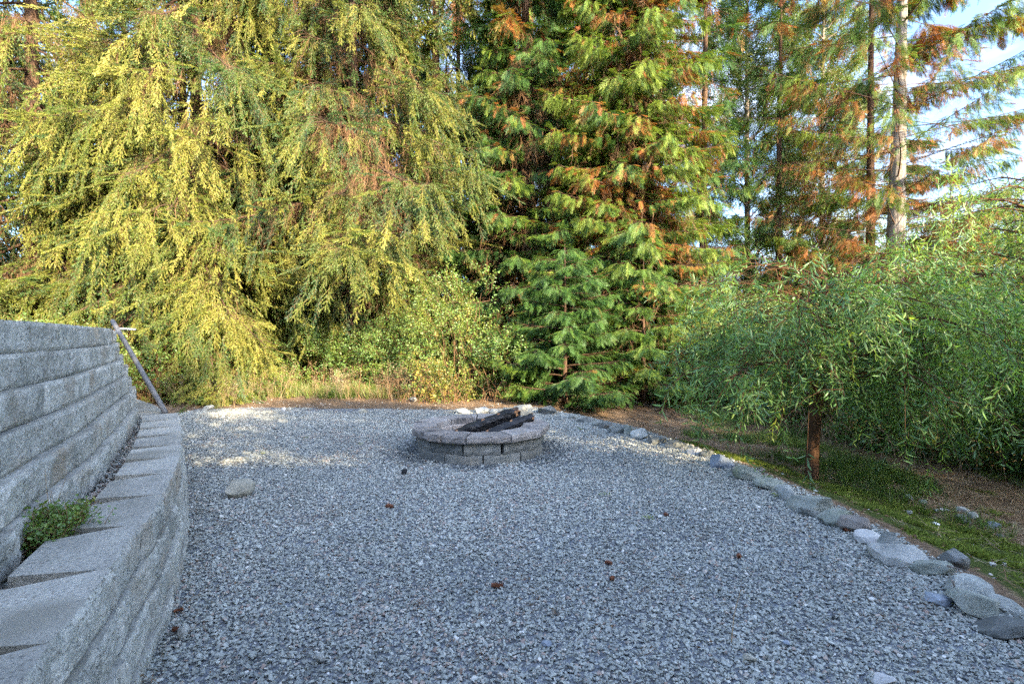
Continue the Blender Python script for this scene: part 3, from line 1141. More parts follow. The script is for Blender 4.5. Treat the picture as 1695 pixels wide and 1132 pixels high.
def disc(name, rad, z, mat, amp, seed):
    v = [(0, 0, z)]; f = []
    rings = 10; seg = 36
    for j in range(1, rings + 1):
        for i in range(seg):
            a = 6.2832 * i / seg; rr = rad * j / rings
            v.append((rr * math.cos(a), rr * math.sin(a), z + amp * mn.fractal(Vector((rr * math.cos(a) * 7, rr * math.sin(a) * 7, seed)), 1, 2, 4)))
    for i in range(seg):
        f.append([0, 1 + i, 1 + (i + 1) % seg])
    for j in range(rings - 1):
        for i in range(seg):
            a = 1 + j * seg; f.append([a + i, a + seg + i, a + seg + (i + 1) % seg, a + (i + 1) % seg])
    return mesh(name, v, f, mat, smooth=True)


tag(link('ash_bed', disc('ash_bed', .40, .065, M['ash'], .03, 3), None, (PIT[0], PIT[1], 0)), 'bed of grey and black ash inside the fire pit', 'ash')


def log_mesh(name, L_, w, h, seed, wood_patch=True):
    """split timber charred black, with checked ends and a few bare patches"""
    nx, ns = 26, 14
    v = []; f = []; mi = []
    for i in range(nx + 1):
        t = i / nx
        for k in range(ns):
            a = 6.2832 * k / ns
            # squarish section
            c, s = math.cos(a), math.sin(a)
            m = max(abs(c), abs(s)); kx = c / m * .5 * .6 + c * .5 * .4; kz = s / m * .5 * .6 + s * .5 * .4
            q = mn.fractal(Vector((t * L_ * 14, kx * 6 + seed, kz * 6)), 1, 2, 5)
            crack = abs(math.sin(t * L_ * 95 + 3 * mn.noise(Vector((t * 9, k * .5, seed))))) ** 5 * .11
            g = 1 + .16 * q - crack
            taper = 1 - .22 * max(0, t - .75) / .25 - .35 * max(0, .12 - t) / .12
            ex = 0.0
            if i == nx: ex = .03 * mn.noise(Vector((k * 1.3, seed, 2)))
            if i == 0: ex = -.04 * abs(mn.noise(Vector((k * 1.3, seed, 9))))
            v.append((t * L_ + ex, kx * w * g * taper, kz * h * g * taper))
    for i in range(nx):
        for k in range(ns):
            f.append([i * ns + k, i * ns + (k + 1) % ns, (i + 1) * ns + (k + 1) % ns, (i + 1) * ns + k])
            p = mn.noise(Vector((i * .28, k * .45 + seed * 3, seed)))
            mi.append(1 if (wood_patch and p > .48) or (i > nx - 3 and p > .1 and wood_patch) else 0)
    f.append(list(range(ns))); mi.append(0)
    f.append([nx * ns + k for k in range(ns)][::-1]); mi.append(1)
    me = mesh(name, v, f, [M['char'], M['bare_wood']], mi)
    bm = bmesh.new(); bm.from_mesh(me); bmesh.ops.recalc_face_normals(bm, faces=bm.faces); bm.to_mesh(me); bm.free()
    return me


def place_log(p0, p1, w, h, seed, label, roll=0.0):
    p0 = Vector(p0); p1 = Vector(p1); d = p1 - p0
    o = link('charred_log', log_mesh('charred_log', d.length, w, h, seed))
    q = d.to_track_quat('X', 'Z')
    o.rotation_euler = (q @ Matrix.Rotation(roll, 3, 'X').to_quaternion()).to_euler()
    o.location = p0
    tag(o, label, 'log', 'charred logs in the fire pit')


place_log((-.60, 4.99, .12), (.07, 5.20, .345), .11, .11, 3, 'longest charred black log with its upper end highest, on top of the others', .3)
place_log((-.34, 4.92, .11), (.205, 5.08, .305), .10, .085, 7, 'shorter charred log with a raw orange wood end resting on the cap stones', .6)
place_log((-.62, 4.78, .11), (-.05, 5.05, .16), .08, .07, 11, 'thin charred stick lying low in the ash under the other logs', .2)
tw = tube_mesh('stick', [(-.36, 5.12, .25), (-.345, 5.12, .31), (-.36, 5.11, .36)], [.007, .005, .003], M['char'], 6)
tag(link('stick', tw), 'short burnt twig standing up beside the charred logs', 'stick')


# ------------------------------------------------------------------ rocks
def rock_mesh(name, seed, mat, sx, sy, sz, cuts=9, sub=4, rough=.05, roundness=.0):
    bm = bmesh.new()
    bmesh.ops.create_icosphere(bm, subdivisions=sub, radius=1.0)
    r = np.random.RandomState(seed)
    planes = [(unit(r.randn(3) * np.array([1, 1, .8])), r.uniform(.46, .80) + roundness) for _ in range(cuts)]
    planes.append((unit([r.randn() * .12, r.randn() * .12, 1]), r.uniform(.5, .7)))
    for v_ in bm.verts:
        p = np.array(v_.co)
        for n, d in planes:
            e = p @ n - d
            if e > 0: p = p - n * e * .985
        nz = mn.fractal(Vector(p * 1.8) + Vector((seed, 0, 0)), 1, 2, 4)
        p = p * (1 + rough * nz * 1.6)
        v_.co = Vector((p[0] * sx / 2 * 1.15, p[1] * sy / 2 * 1.15, p[2] * sz / 2 * 1.15))
    me = bpy.data.meshes.new(name); bm.to_mesh(me); bm.free()
    me.materials.append(mat)
    me.polygons.foreach_set('use_smooth', [True] * len(me.polygons))
    me.set_sharp_from_angle(angle=R(28))
    return me


def rock(px, py, w, h, mat, label, seed, group=None, z=None, deep=.8, name='rock', cat='rock', rough=.05, cuts=9, roundness=0., lift=0.0, tilt=.2, ang=None, sub=4):
    """px,py: photo point at the rock's foot; w,h size in photo pixels"""
    zz = 0.0
    for _ in range(4):
        x, y = at(px, py, zz)
        zz = float(H(x, y)) if z is None else z
        if inside(gravel_poly, np.array([x]), np.array([y]))[0]: zz = .012 if z is None else z
    W = w / F * y; Hh = h / F * y
    # seen from above a rock's picture height mixes depth and height
    r = random.Random(seed)
    elev = (CAM_H - zz) / y
    D = W * deep * r.uniform(.8, 1.1)
    hz = max(Hh - D * elev * .55, W * .28)
    hz *= 1.25
    me = rock_mesh(name, seed, M[mat], W, D, hz * 1.25, cuts, sub, rough, roundness)
    o = link(name, me, None, (x, y + D * .3, zz + hz * .37 + lift), (r.uniform(-tilt, tilt), r.uniform(-tilt, tilt), r.uniform(-.4, .4) if ang is None else ang))
    tag(o, label, cat, group)
    return o


G1 = 'rocks edging the gravel'
edge_rocks = [
    (906, 686, 42, 15, 'rock_dark', 'flat dark slab farthest back in the row edging the gravel, against the ferny cedar'),
    (935, 691, 17, 9, 'rock_grey', 'small grey stone just right of the farthest dark slab'),
    (951, 694, 18, 10, 'rock_grey', 'small rounded stone third from the far end of the edging row'),
    (969, 700, 24, 10, 'rock_dark', 'low dark flat stone fourth from the far end of the edging'),
    (990, 706, 18, 11, 'rock_grey', 'small angular grey stone fifth from the far end of the edging'),
    (1004, 710, 22, 12, 'rock_dark', 'dark squat stone touching the pale block like one, far edging'),
    (1022, 718, 24, 15, 'rock_grey', 'light grey stone left of two upright stones in the far edging'),
    (1041, 720, 18, 20, 'rock_green', 'narrow upright grey green stone standing left of the pale blocky rock'),
    (1062, 727, 30, 21, 'rock_pale', 'pale blocky rock that stands tallest in the far part of the edging'),
    (1088, 735, 38, 13, 'rock_dark', 'long dark flat stone just right of the pale blocky rock'),
    (1121, 743, 38, 14, 'rock_dark', 'second long dark flat stone, left of the white rounded stone'),
    (1153, 754, 26, 13, 'white_stone', 'small smooth white stone on top of the edging row'),
    (1173, 758, 24, 14, 'rock_dark', 'dark wedge shaped stone right behind the small white stone'),
    (1197, 775, 44, 26, 'rock_blue', 'flat bluish slab tilted toward the gravel, sunk in the edging'),
    (1222, 786, 30, 16, 'rock_grey', 'thin grey stone between the bluish slab and the mossy stones'),
    (1246, 797, 50, 24, 'rock_green', 'wide mossy green stone left of the small reddish one'),
    (1262, 783, 18, 11, 'rock_brown', 'small reddish brown stone behind the edging on the moss side'),
    (1282, 812, 46, 22, 'rock_green', 'grey green flat stone pointing at the willow trunk'),
    (1308, 830, 38, 30, 'rock_grey', 'cracked grey stone with steep face left of the big domed rock'),
    (1362, 852, 84, 42, 'rock_green', 'big smooth domed rock in the edging in front of the willow trunk'),
    (1345, 857, 34, 18, 'rock_grey', 'small grey stone at the gravel side foot of the domed rock'),
    (1393, 872, 54, 30, 'rock_green', 'rounded grey green rock leaning against the right of the domed rock'),
    (1432, 886, 58, 34, 'rock_brown', 'brownish lumpy rock behind the smooth white oval stone'),
    (1449, 902, 48, 27, 'white_stone', 'smooth white oval stone at the gravel side of the edging'),
    (1478, 912, 38, 34, 'rock_grey', 'grey upright stone right of the smooth white oval stone'),
    (1516, 940, 90, 50, 'rock_pale', 'large pale flat topped rock, widest in the near half of the edging'),
    (1552, 958, 66, 36, 'rock_green', 'grey green rock wedged at the right end of the large pale one'),
    (1586, 942, 44, 40, 'rock_dark', 'dark brown angular rock behind the edging on the moss side'),
    (1617, 1000, 82, 54, 'rock_grey', 'large rounded grey rock with a white stick beside it'),
    (1566, 1004, 48, 26, 'rock_blue', 'bluish smooth stone lying half sunk inside the gravel near the edging'),
    (1638, 1024, 92, 38, 'rock_green', 'wide green grey rock in front of the large rounded grey one'),
    (1690, 1022, 60, 34, 'rock_grey', 'grey rock cut by the frame just above the dark slab'),
    (1690, 1062, 84, 44, 'rock_dark', 'dark blue grey slab nearest the camera at the end of the edging'),
]
for k, (px, py, w, h, mt, lb) in enumerate(edge_rocks):
    rock(px, py, w * .98, h * .88, mt, lb, 500 + k, G1, z=(.01 if k not in (16, 27) else None), rough=.06, cuts=9, ang=-.5 if w > 36 else None)
# more of the row out of the frame, on the right hand side of the camera
for k, (x, y) in enumerate(((1.93, 1.62), (1.90, 1.30))):
    o = link('rock', rock_mesh('rock', 560 + k, M['rock_grey'], .26, .2, .16), None, (x, y, .04))
    tag(o, ['grey rock beyond the frame after the dark slab of the edging', 'last grey rock of the edging beside the camera'][k], 'rock', G1)

G2 = 'stones at the back of the fire pit'
for k, (px, py, w, h, mt, lb) in enumerate([
    (866, 688, 32, 20, 'rock_tan', 'tan pointed rock standing behind the right end of the fire pit'),
    (840, 687, 22, 12, 'rock_tan', 'tan rounded stone left of the pointed rock behind the fire pit'),
    (818, 685, 16, 9, 'rock_pale', 'small pale stone behind the middle of the charred logs'),
    (797, 685, 30, 10, 'rock_pale', 'wide pale stone behind the left half of the charred logs'),
    (766, 685, 24, 8, 'rock_grey', 'flat grey stone behind the left rim of the fire pit')]):
    rock(px, py, w, h, mt, lb, 600 + k, G2, z=.01)
for k, (px, py, w, h, mt, lb) in enumerate([
    (342, 680, 18, 9, 'rock_pale', 'pale grey stone at the far gravel edge near the leaning pole'),
    (402, 682, 11, 5, 'rock_tan', 'flat tan stone at the far gravel edge below the drooping spruce'),
    (468, 681, 10, 6, 'white_stone', 'small white stone at the far gravel edge below the drooping spruce'),
    (600, 684, 16, 7, 'rock_tan', 'tan stone in the dirt in front of the dry weeds'),
    (655, 686, 14, 6, 'rock_pale', 'pale stone in the dirt right of the dry weeds'),
    (682, 664, 14, 7, 'rock_pale', 'pale stone at the foot of the shrub behind the dirt strip')]):
    rock(px, py, w, h, mt, lb, 620 + k, 'stones along the far edge of the gravel', z=.01)

G3 = 'stones lying on the mossy slope'
for k, (px, py, w, h, mt, lb) in enumerate([
    (1509, 828, 19, 9, 'rock_grey', 'grey flat stone on the moss below the white one'),
    (1530, 815, 11, 5, 'white_stone', 'white stone on the dry grass, highest on the slope'),
    (1534, 836, 15, 10, 'rock_green', 'greenish stone between two pale ones on the moss'),
    (1509, 848, 12, 9, 'rock_grey', 'small round grey stone lowest left on the moss'),
    (1554, 849, 10, 6, 'rock_pale', 'small pale stone left of the long white one'),
    (1571, 848, 15, 7, 'white_stone', 'long white stone on the moss left of the cluster of three'),
    (1601, 850, 21, 11, 'rock_pale', 'pale flat stone on top left of the cluster of three'),
    (1616, 861, 17, 13, 'rock_pale', 'round pale stone at the right of the cluster of three'),
    (1601, 866, 26, 16, 'rock_dark', 'dark stone lowest in the cluster of three'),
    (1652, 876, 26, 15, 'rock_blue', 'bluish oval stone alone right of the cluster of three'),
    (1664, 891, 15, 8, 'rock_dark', 'small dark stone under the bluish oval one'),
    (1648, 938, 11, 7, 'white_stone', 'white stone on the near moss right of the dark brown rock'),
    (1667, 936, 12, 6, 'rock_pale', 'pale stone at the far right of the near moss')]):
    rock(px, py, w, h, mt, lb, 640 + k, G3, sub=3)

rock(388, 824, 46, 25, 'rock_tan', 'tan cobble with a pointed end alone on the gravel by the low wall', 701, None, z=.012, deep=.7, cuts=7, tilt=.08, name='cobble', ang=.1, lift=.02)
G4 = 'odd larger stones in the gravel'
for k, (px, py, w, h, mt, lb) in enumerate([
    (968, 925, 12, 8, 'white_stone', 'small white stone in the gravel right of the centre, among pine cones'),
    (1246, 1098, 22, 13, 'rock_tan', 'cream rounded stone in the near gravel, right half'),
    (1476, 1140, 40, 20, 'white_stone', 'pale stone cut by the bottom frame at the right'),
    (297, 1056, 19, 20, 'rock_pale', 'pale flat stone in the gravel near the low wall'),
    (413, 1093, 20, 12, 'rock_grey', 'grey stone in the nearest gravel right of the flat pale one'),
    (526, 1098, 20, 14, 'rock_pale', 'pale angular stone in the nearest gravel, left of the middle'),
    (1307, 1070, 14, 9, 'rock_blue', 'bluish stone in the near gravel left of the cream one'),
    (905, 1072, 16, 9, 'rock_blue', 'bluish flat stone in the nearest gravel at the middle')]):
    rock(px, py, w, h, mt, lb, 720 + k, G4, z=.018, sub=3)


# ------------------------------------------------------------------ cones, leaves and sticks
def cone_mesh(seed, L_=.045, rad=.013):
    r = np.random.RandomState(seed)
    mb = MB()
    n = 46
    stem(mb, (0, 0, 0), (L_, 0, 0), rad * .6, rad * .4, 0, 6)
    for i in range(n):
        t = i / n
        a = i * 2.399
        rr = rad * math.sin(math.pi * (0.12 + .8 * t)) ** .6
        p = np.array([t * L_, math.cos(a) * rr * .5, math.sin(a) * rr * .5])
        d = unit([.55, math.cos(a), math.sin(a)])
        s = unit(np.cross(d, [1, 0, 0]))
        blade2(mb, p, d, s, rr * .8, .009, 0, r.rand())
    return mb.build('pine_cone', [M['cone_scale']])


cm = [cone_mesh(s) for s in range(3)]
G5 = 'brown cones fallen on the gravel'
for k, (px, py, w, lb) in enumerate([
    (813, 972, 20, 'reddish brown cone lying sideways in the gravel, nearest the middle'),
    (1225, 925, 13, 'brown cone standing out in the gravel nearest the stone edging'),
    (1014, 936, 13, 'dark brown cone right of the small white stone in the gravel'),
    (1011, 962, 12, 'orange brown cone just below the dark cone and white stone'),
    (1107, 855, 10, 'small orange cone in the gravel midway to the willow'),
    (1399, 879, 15, 'flattened brown cone in the gravel beside the white oval stone'),
    (650, 840, 14, 'brown cone in the gravel in front of the fire pit, left side'),
    (282, 1046, 20, 'brown cone at the foot of the low block wall'),
    (284, 1016, 14, 'mossy brown cone tucked against the low block wall')]):
    x, y = at(px, py, .02)
    sc_ = w / F * y / .045
    o = link('pine_cone', cm[k % 3], None, (x, y, .026), (0, .1, [0.1, 1.2, 2.4, .9, 2, .3, 2.8, .2, .8][k]), (sc_, sc_, sc_))
    tag(o, lb, 'pine cone', G5)
rock(668, 786, 14, 10, 'char', 'lump of black charcoal on the gravel in front of the fire pit', 760, None, z=.012, name='charcoal', cat='charcoal', sub=3)


def twig(pts, rad, mat, label, name='stick', cat='stick', group='fallen sticks'):
    me = tube_mesh(name, pts, [rad * (1 - .5 * i / (len(pts) - 1)) for i in range(len(pts))], M[mat], 6)
    tag(link(name, me), label, cat, group)


def gp(px, py, z=.02):
    x, y = at(px, py, z); return (x, y, z)


twig([gp(1572, 938, .09), gp(1595, 944, .10), gp(1616, 951, .08)], .005, 'bark_grey', 'pale thin stick lying across the edging rocks behind the gravel')
twig([gp(1580, 962, .10), gp(1585, 975, .06), gp(1592, 990, .03)], .004, 'bark_grey', 'pale stick leaning at the gravel side of the large rounded rock')
twig([gp(1656, 1043, .025), gp(1668, 1050, .03), gp(1684, 1060, .025)], .006, 'bare_wood', 'orange wood splinter in the gravel next to the dark slab')
twig([gp(1213, 1065, .022), gp(1217, 1020, .03), gp(1228, 978, .024)], .0018, 'dry_stem', 'long dry grass stem lying on the near gravel')
twig([gp(1600, 935, -.10), gp(1640, 948, -.08), gp(1680, 960, -.1), gp(1700, 957, -.09)], .008, 'bark_brown', 'dark brown branch lying on the moss behind the rocks')
f_ = mesh('foil', [(-.03, -.02, 0), (.03, -.022, .004), (.034, .02, 0), (-.025, .024, .006), (0, 0, .022), (.012, .01, .010), (-.014, -.008, .012)], [[0, 1, 6], [1, 5, 4], [1, 2, 5], [2, 3, 4], [2, 4, 5], [3, 0, 6], [3, 6, 4], [6, 1, 4]], M['foil'])
x, y = at(1550, 868, -.2)
tag(link('crumpled_foil', f_, None, (x, y, float(H(x, y)) + .01)), 'crumpled scrap of shiny foil lying on the moss', 'litter')
lf = make_flat_leaf(901, 'broad_leaf', 1, .09)


# ------------------------------------------------------------------ trees
def limbs_mesh(name, polys, mat, sides=4):
    """many tapered limbs in one mesh; polys = [(pts Nx3, r0, r1)]"""
    V = []; Fc = []; base = 0
    for pts, r0, r1 in polys:
        pts = np.asarray(pts); n = len(pts)
        d = np.gradient(pts, axis=0); d /= np.maximum(np.linalg.norm(d, axis=1, keepdims=True), 1e-9)
        a = np.cross(d, np.array([0.31, 0.52, 0.79])); a /= np.maximum(np.linalg.norm(a, axis=1, keepdims=True), 1e-9)
        b = np.cross(d, a)
        rad = np.linspace(r0, r1, n)
        ang = np.arange(sides) * 2 * math.pi / sides
        ring = pts[:, None, :] + rad[:, None, None] * (np.cos(ang)[None, :, None] * a[:, None, :] + np.sin(ang)[None, :, None] * b[:, None, :])
        V.append(ring.reshape(-1, 3))
        i = np.arange(n - 1)[:, None] * sides; k = np.arange(sides)[None, :]
        k2 = (k + 1) % sides
        q = np.stack([i + k, i + k2, i + sides + k2, i + sides + k], -1).reshape(-1, 4) + base
        Fc.append(q); base += n * sides
    V = np.concatenate(V); Fc = np.concatenate(Fc)
    me = bpy.data.meshes.new(name)
    me.from_pydata(V.tolist(), [], Fc.tolist())
    me.materials.append(mat)
    me.polygons.foreach_set('use_smooth', [True] * len(me.polygons))
    return me


def trunk_mesh(r0, H_, seed, mat, lean=(0, 0), r1=None, sides=14, flare=1.35, n=14):
    r = np.random.RandomState(seed)
    pts = []; rad = []
    r1 = r1 if r1 is not None else r0 * .12
    for k in range(n + 1):
        t = k / n
        pts.append((lean[0] * t * H_ + .04 * math.sin(t * 5 + seed) * H_ * .05, lean[1] * t * H_ + .03 * math.cos(t * 4 + seed) * H_ * .04 - .03 * math.cos(seed) * H_ * .04, t * H_))
        rad.append((r0 + (r1 - r0) * t) * (1 + (flare - 1) * max(0, 1 - t * H_ / .5) ** 2))
    return tube_mesh('trunk', pts, rad, mat, sides, True), np.array(pts)


def wnoise(P, s, off=0.0):
    return fbm(P[:, 0] * s + off + P[:, 2] * s * .63, P[:, 1] * s + P[:, 2] * s * .77 + off, 3)


def conifer(name, label, cat, group, base, Ht, r0, z0, z1, L0, kind, seed, dens=1.0, tint0=.5, tvar=.25, sprig=1.0, bark='bark_brown', lean=(0, 0),
            pitch=0.0, droop=.35, step=.16, dead=.5, gap=.36, brown=0.0, hang=1.0, taper=.75, limb=.013, chain=1.0, trunkcol=None, az=None, inner=.22, lshape=None, zthin=7.5):
    r = np.random.RandomState(seed)
    bx, by = base[:2]
    bz = float(H(bx, by)) - .05
    t_ = empty(name, (bx, by, bz))
    tag(t_, label, cat, group)
    tm, tp = trunk_mesh(r0, Ht, seed, M[bark], lean)
    link('trunk', tm, t_)
    polys = []
    P = []; D = []; Nn = []; T = []; SC = []
    Pd = []; Dd = []; Sd = []
    z = z0
    ai = r.rand() * 6.28
    while z < z1:
        zz = z
        if lshape: Lb = lshape(zz)
        else: Lb = L0 * max(.12, (1 - taper * ((zz - z0) / max(Ht - z0, .1)))) ** .9
        Lb *= r.uniform(.72, 1.15)
        ai += 2.4 + r.uniform(-.35, .35)
        a = ai if az is None else az(ai, zz)
        out = np.array([math.cos(a), math.sin(a), 0])
        c0 = np.array([np.interp(zz, tp[:, 2], tp[:, 0]), np.interp(zz, tp[:, 2], tp[:, 1]), zz]) + np.array([bx, by, bz])
        tt = np.linspace(0, 1, 9)
        dr = droop * r.uniform(.7, 1.3)
        sway = r.uniform(-.15, .15)
        sidev = np.array([-out[1], out[0], 0])
        curve = c0 + out * (Lb * tt)[:, None] + sidev * (sway * Lb * tt ** 2)[:, None]
        curve[:, 2] += Lb * (pitch * tt - dr * tt ** 1.6 + dr * .55 * tt ** 3.5)
        polys.append((curve, max(.006, limb * Lb + .004), .003))
        # secondaries
        m = max(3, int(Lb / .115 * dens))
        for q in range(m):
            u = inner + (1 - inner) * (q + r.rand() * .6) / m
            p = np.array([np.interp(u, tt, curve[:, k]) for k in range(3)])
            sgn = 1 if q % 2 else -1
            fwd = unit(out * r.uniform(.45, .9) + sidev * sgn * r.uniform(.5, 1.0))
            l2 = (.16 + .32 * Lb * (1 - u) ** .7 * .9) * r.uniform(.6, 1.2)
            l2 = min(l2, .95)
            s5 = np.linspace(0, 1, 4)
            c2 = p + fwd * (l2 * s5)[:, None]
            c2[:, 2] -= l2 * s5 ** 1.5 * r.uniform(.15, .55) * hang
            polys.append((c2, .005, .002))
            ns = max(2, int(l2 / (.050 if kind == 'cedar' else .075) * dens))
            for j in range(ns):
                w = (j + r.rand()) / ns
                pp = np.array([np.interp(w, s5, c2[:, k]) for k in range(3)])
                rr = u + .25 * w
                isdead = r.rand() < dead * max(0, 1.0 - rr * 1.15)
                tipd = w > .8
                if isdead:
                    Pd.append(pp); Dd.append(unit(np.array([r.uniform(-.3, .3), r.uniform(-.3, .3), -1]) + fwd * .3)); Sd.append(r.uniform(.7, 1.5))
                    continue
                if tipd or r.rand() < .15:
                    d = unit(fwd + np.array([0, 0, -.25 * hang + r.uniform(-.2, .2)])); nn = np.array([0, 0, 1.0])
                else:
                    d = unit(fwd * .45 + out * .2 + np.array([0, 0, -1.0 * hang]) + r.randn(3) * .16)
                    nn = out + r.randn(3) * .5
                if kind == 'spruce' and not tipd:
                    pc = pp
                    for c_ in range(r.randint(0, 1 + int(3 * chain))):
                        q_ = r.uniform(.6, 1.25) * sprig
                        P.append(pc); D.append(unit(d + r.randn(3) * .10)); Nn.append(nn + r.randn(3) * .4); T.append(rr)
                        SC.append((q_, q_, q_ * 1.4))
                        pc = pc + D[-1] * .27 * q_ * 1.2
                    pp = pc
                P.append(pp); D.append(d); Nn.append(nn); T.append(rr)
                q_ = r.uniform(.75, 1.3) * sprig
                SC.append((q_, q_, q_ * (1.0 if tipd else 1.45)) if kind == 'spruce' else (q_ * .78, q_, q_ * (1.0 if tipd else 1.35)))
        # leader tip
        for q in range(3):
            P.append(curve[-1 - q // 2]); D.append(unit(curve[-1] - curve[-3] + r.randn(3) * .1 * Lb)); Nn.append(np.array([0, 0, 1.0])); SC.append((sprig * 1.1,) * 3); T.append(1.1)
        z += step * r.uniform(.6, 1.4) * (1 if z < zthin else 2.2)
    P = np.array(P); D = np.array(D); Nn = np.array(Nn); SC = np.array(SC); T = np.array(T)
    g = wnoise(P, .85, seed)
    keep = (g > gap + .10 * (1 - np.clip(T, 0, 1))) | (r.rand(len(P)) < .12)
    P, D, Nn, SC, T, g = P[keep], D[keep], Nn[keep], SC[keep], T[keep], g[keep]
    SC = SC * np.where(P[:, 2] > zthin + .5, 1.7, 1.0)[:, None]
    tint = tint0 + tvar * (wnoise(P, .8, seed + 9) - .45) * 3.2 + tvar * .55 * r.randn(len(P)) + .12 * (np.clip(T, 0, 1.1) - .7)
    if kind == 'cedar':
        tint = np.clip(tint, 0, .64)
        zfac = .25 + .75 * sstep(1.2, 3.6, P[:, 2])
        bn = wnoise(P, 2.0, seed + 4)
        isb = (bn > np.quantile(bn, 1 - brown)) & (r.rand(len(P)) < .8 * zfac) | (r.rand(len(P)) < brown * .18 * zfac)
        tint = np.where(isb, r.uniform(.70, 1.0, len(P)), tint)
    link('limb_network', limbs_mesh('limb_network', [(pp - np.array([bx, by, bz]), a_, b_) for pp, a_, b_ in polys], M['bark_brown'], 4), t_)['kind'] = 'stuff'
    scatter('crown', S[kind], P, euler_from(D, Nn), SC, tint, t_, seed=seed)
    if len(Pd):
        Pd = np.array(Pd); Dd = np.array(Dd)
        scatter('dead_twig_mass', S['dead'], Pd, euler_from(Dd, r.randn(len(Pd), 3)), np.array(Sd), r.rand(len(Pd)), t_, seed=seed)
    print(name, len(P), len(Pd), len(polys))
    return t_


GT = 'drooping spruces at the back'
conifer('spruce_tree', 'big drooping yellow green spruce whose curtain of twigs reaches the ground', 'tree', GT,
        (xat(325, 9.9), 9.9), 15, .15, .55, 13.5, 2.9, 'spruce', 31, tvar=.30, dens=1.35, tint0=.56, droop=.45, step=.115, dead=.65, gap=.385, hang=1.6, inner=.1, pitch=-.45, chain=1.5)
conifer('spruce_tree', 'tall spruce with a bare reddish lower trunk visible under its branches', 'tree', GT,
        (xat(585, 11.0), 11.0), 16, .16, 2.0, 14, 3.2, 'spruce', 32, tvar=.33, dens=1.3, tint0=.47, droop=.42, pitch=-.2, chain=1.3, step=.125, dead=.7, gap=.395, inner=.1, hang=1.3,
        lshape=lambda z: (1.1 if z < 3.2 else 3.2 * (1 - .5 * (z - 3) / 13)))
conifer('spruce_tree', 'brown twiggy spruce behind the left end of the upper wall', 'tree', GT,
        (xat(60, 10.0), 10.0), 15, .17, 1.3, 13, 2.9, 'spruce', 33, dens=1.3, tint0=.42, droop=.45, pitch=-.3, chain=1.2, step=.135, dead=1.1, gap=.395, hang=1.4)
conifer('spruce_tree', 'spruce mostly beyond the left of the frame with dark blue green twigs', 'tree', GT,
        (-10.6, 8.6), 14, .19, 1.4, 13, 2.8, 'spruce', 34, dens=1.1, tint0=.35, droop=.35, step=.16, dead=.5, gap=.38)
conifer('spruce_tree', 'spruce seen through the gap between the two largest spruces', 'tree', GT,
        (xat(455, 13.8), 13.8), 16, .2, 1.0, 14.5, 3.0, 'spruce', 35, dens=1.0, tint0=.3, droop=.4, step=.17, dead=.9, gap=.36, sprig=1.25)
conifer('spruce_tree', 'spruce between the tall spruce and the orange flecked cedars', 'tree', GT,
        (xat(720, 13.2), 13.2), 16, .18, 1.5, 14.5, 2.8, 'spruce', 36, dens=1.0, tint0=.42, droop=.38, step=.16, dead=.9, gap=.36, sprig=1.25)

GC = 'western cedars at the back'
conifer('cedar_tree', 'wide cedar full of orange dead sprays in the middle of the back row', 'tree', GC,
        (xat(1045, 10.9), 10.9), 15, .22, .5, 14, 2.5, 'cedar', 41, dens=1.8, tint0=.58, droop=.42, pitch=.12, step=.062, dead=.15, gap=.22, brown=.24, sprig=.58, inner=.06,
        lshape=lambda z: 2.35 * (1 - .045 * z))
conifer('cedar_tree', 'darker green cedar left of the orange flecked cedar', 'tree', GC,
        (xat(868, 12.0), 12.0), 15, .17, .6, 14, 2.0, 'cedar', 42, dens=1.7, tint0=.3, droop=.42, pitch=.1, step=.075, dead=.3, gap=.26, brown=.08, sprig=.66, inner=.08)
conifer('cedar_sapling', 'small ferny green cedar right behind the fire pit stones', 'tree', GC,
        (xat(935, 8.75), 8.75), 2.75, .045, .12, 2.6, 1.25, 'cedar', 43, dens=2.1, tint0=.36, tvar=.16, droop=.25, pitch=.28, step=.05, dead=.0, gap=.22, brown=.01, sprig=.46, hang=.55, inner=.2)
conifer('cedar_sapling', 'bushy young cedar right of the ferny one under the orange cedar', 'tree', GC,
        (xat(1065, 9.2), 9.2), 2.6, .045, .12, 2.4, 1.2, 'cedar', 44, dens=2.0, tint0=.40, tvar=.16, droop=.25, pitch=.25, step=.05, dead=.1, gap=.25, brown=.05, sprig=.46, hang=.6, inner=.2)
conifer('cedar_tree', 'tallest cedar at the right with a pale grey trunk and long bare limbs', 'tree', GC,
        (xat(1472, 13.0), 13.0), 15, .25, 1.5, 14, 3.3, 'cedar', 45, dens=1.0, tint0=.48, droop=.10, pitch=.20, step=.085, limb=.0045, dead=.3, gap=.42, brown=.42, bark='bark_grey', inner=.42, lean=(.028, 0), sprig=.62,
        lshape=lambda z: 3.3 if z > 4 else 2.6)
conifer('cedar_tree', 'slimmer brown trunked cedar just left of the pale trunk', 'tree', GC,
        (xat(1440, 14.6), 14.6), 15, .15, 2.0, 14, 2.8, 'cedar', 46, dens=1.1, tint0=.45, droop=.14, pitch=.16, step=.10, limb=.005, dead=.35, gap=.41, brown=.34, inner=.35, sprig=.7)
conifer('cedar_tree', 'thin cedar with rusty sprays standing against the sky, left of the pale trunk', 'tree', GC,
        (xat(1290, 15.5), 15.5), 15, .11, 2.0, 13.5, 2.0, 'cedar', 47, dens=1.0, tint0=.42, droop=.2, pitch=.1, step=.14, limb=.005, dead=.3, gap=.42, brown=.22, inner=.25, sprig=.75)
conifer('cedar_tree', 'cedar half hidden behind the right flank of the orange flecked cedar', 'tree', GC,
        (xat(1165, 14.0), 14.0), 15, .13, .8, 12.5, 1.5, 'cedar', 48, dens=1.3, tint0=.3, droop=.4, pitch=.1, step=.13, dead=.3, gap=.35, brown=.14, inner=.1, sprig=.75)


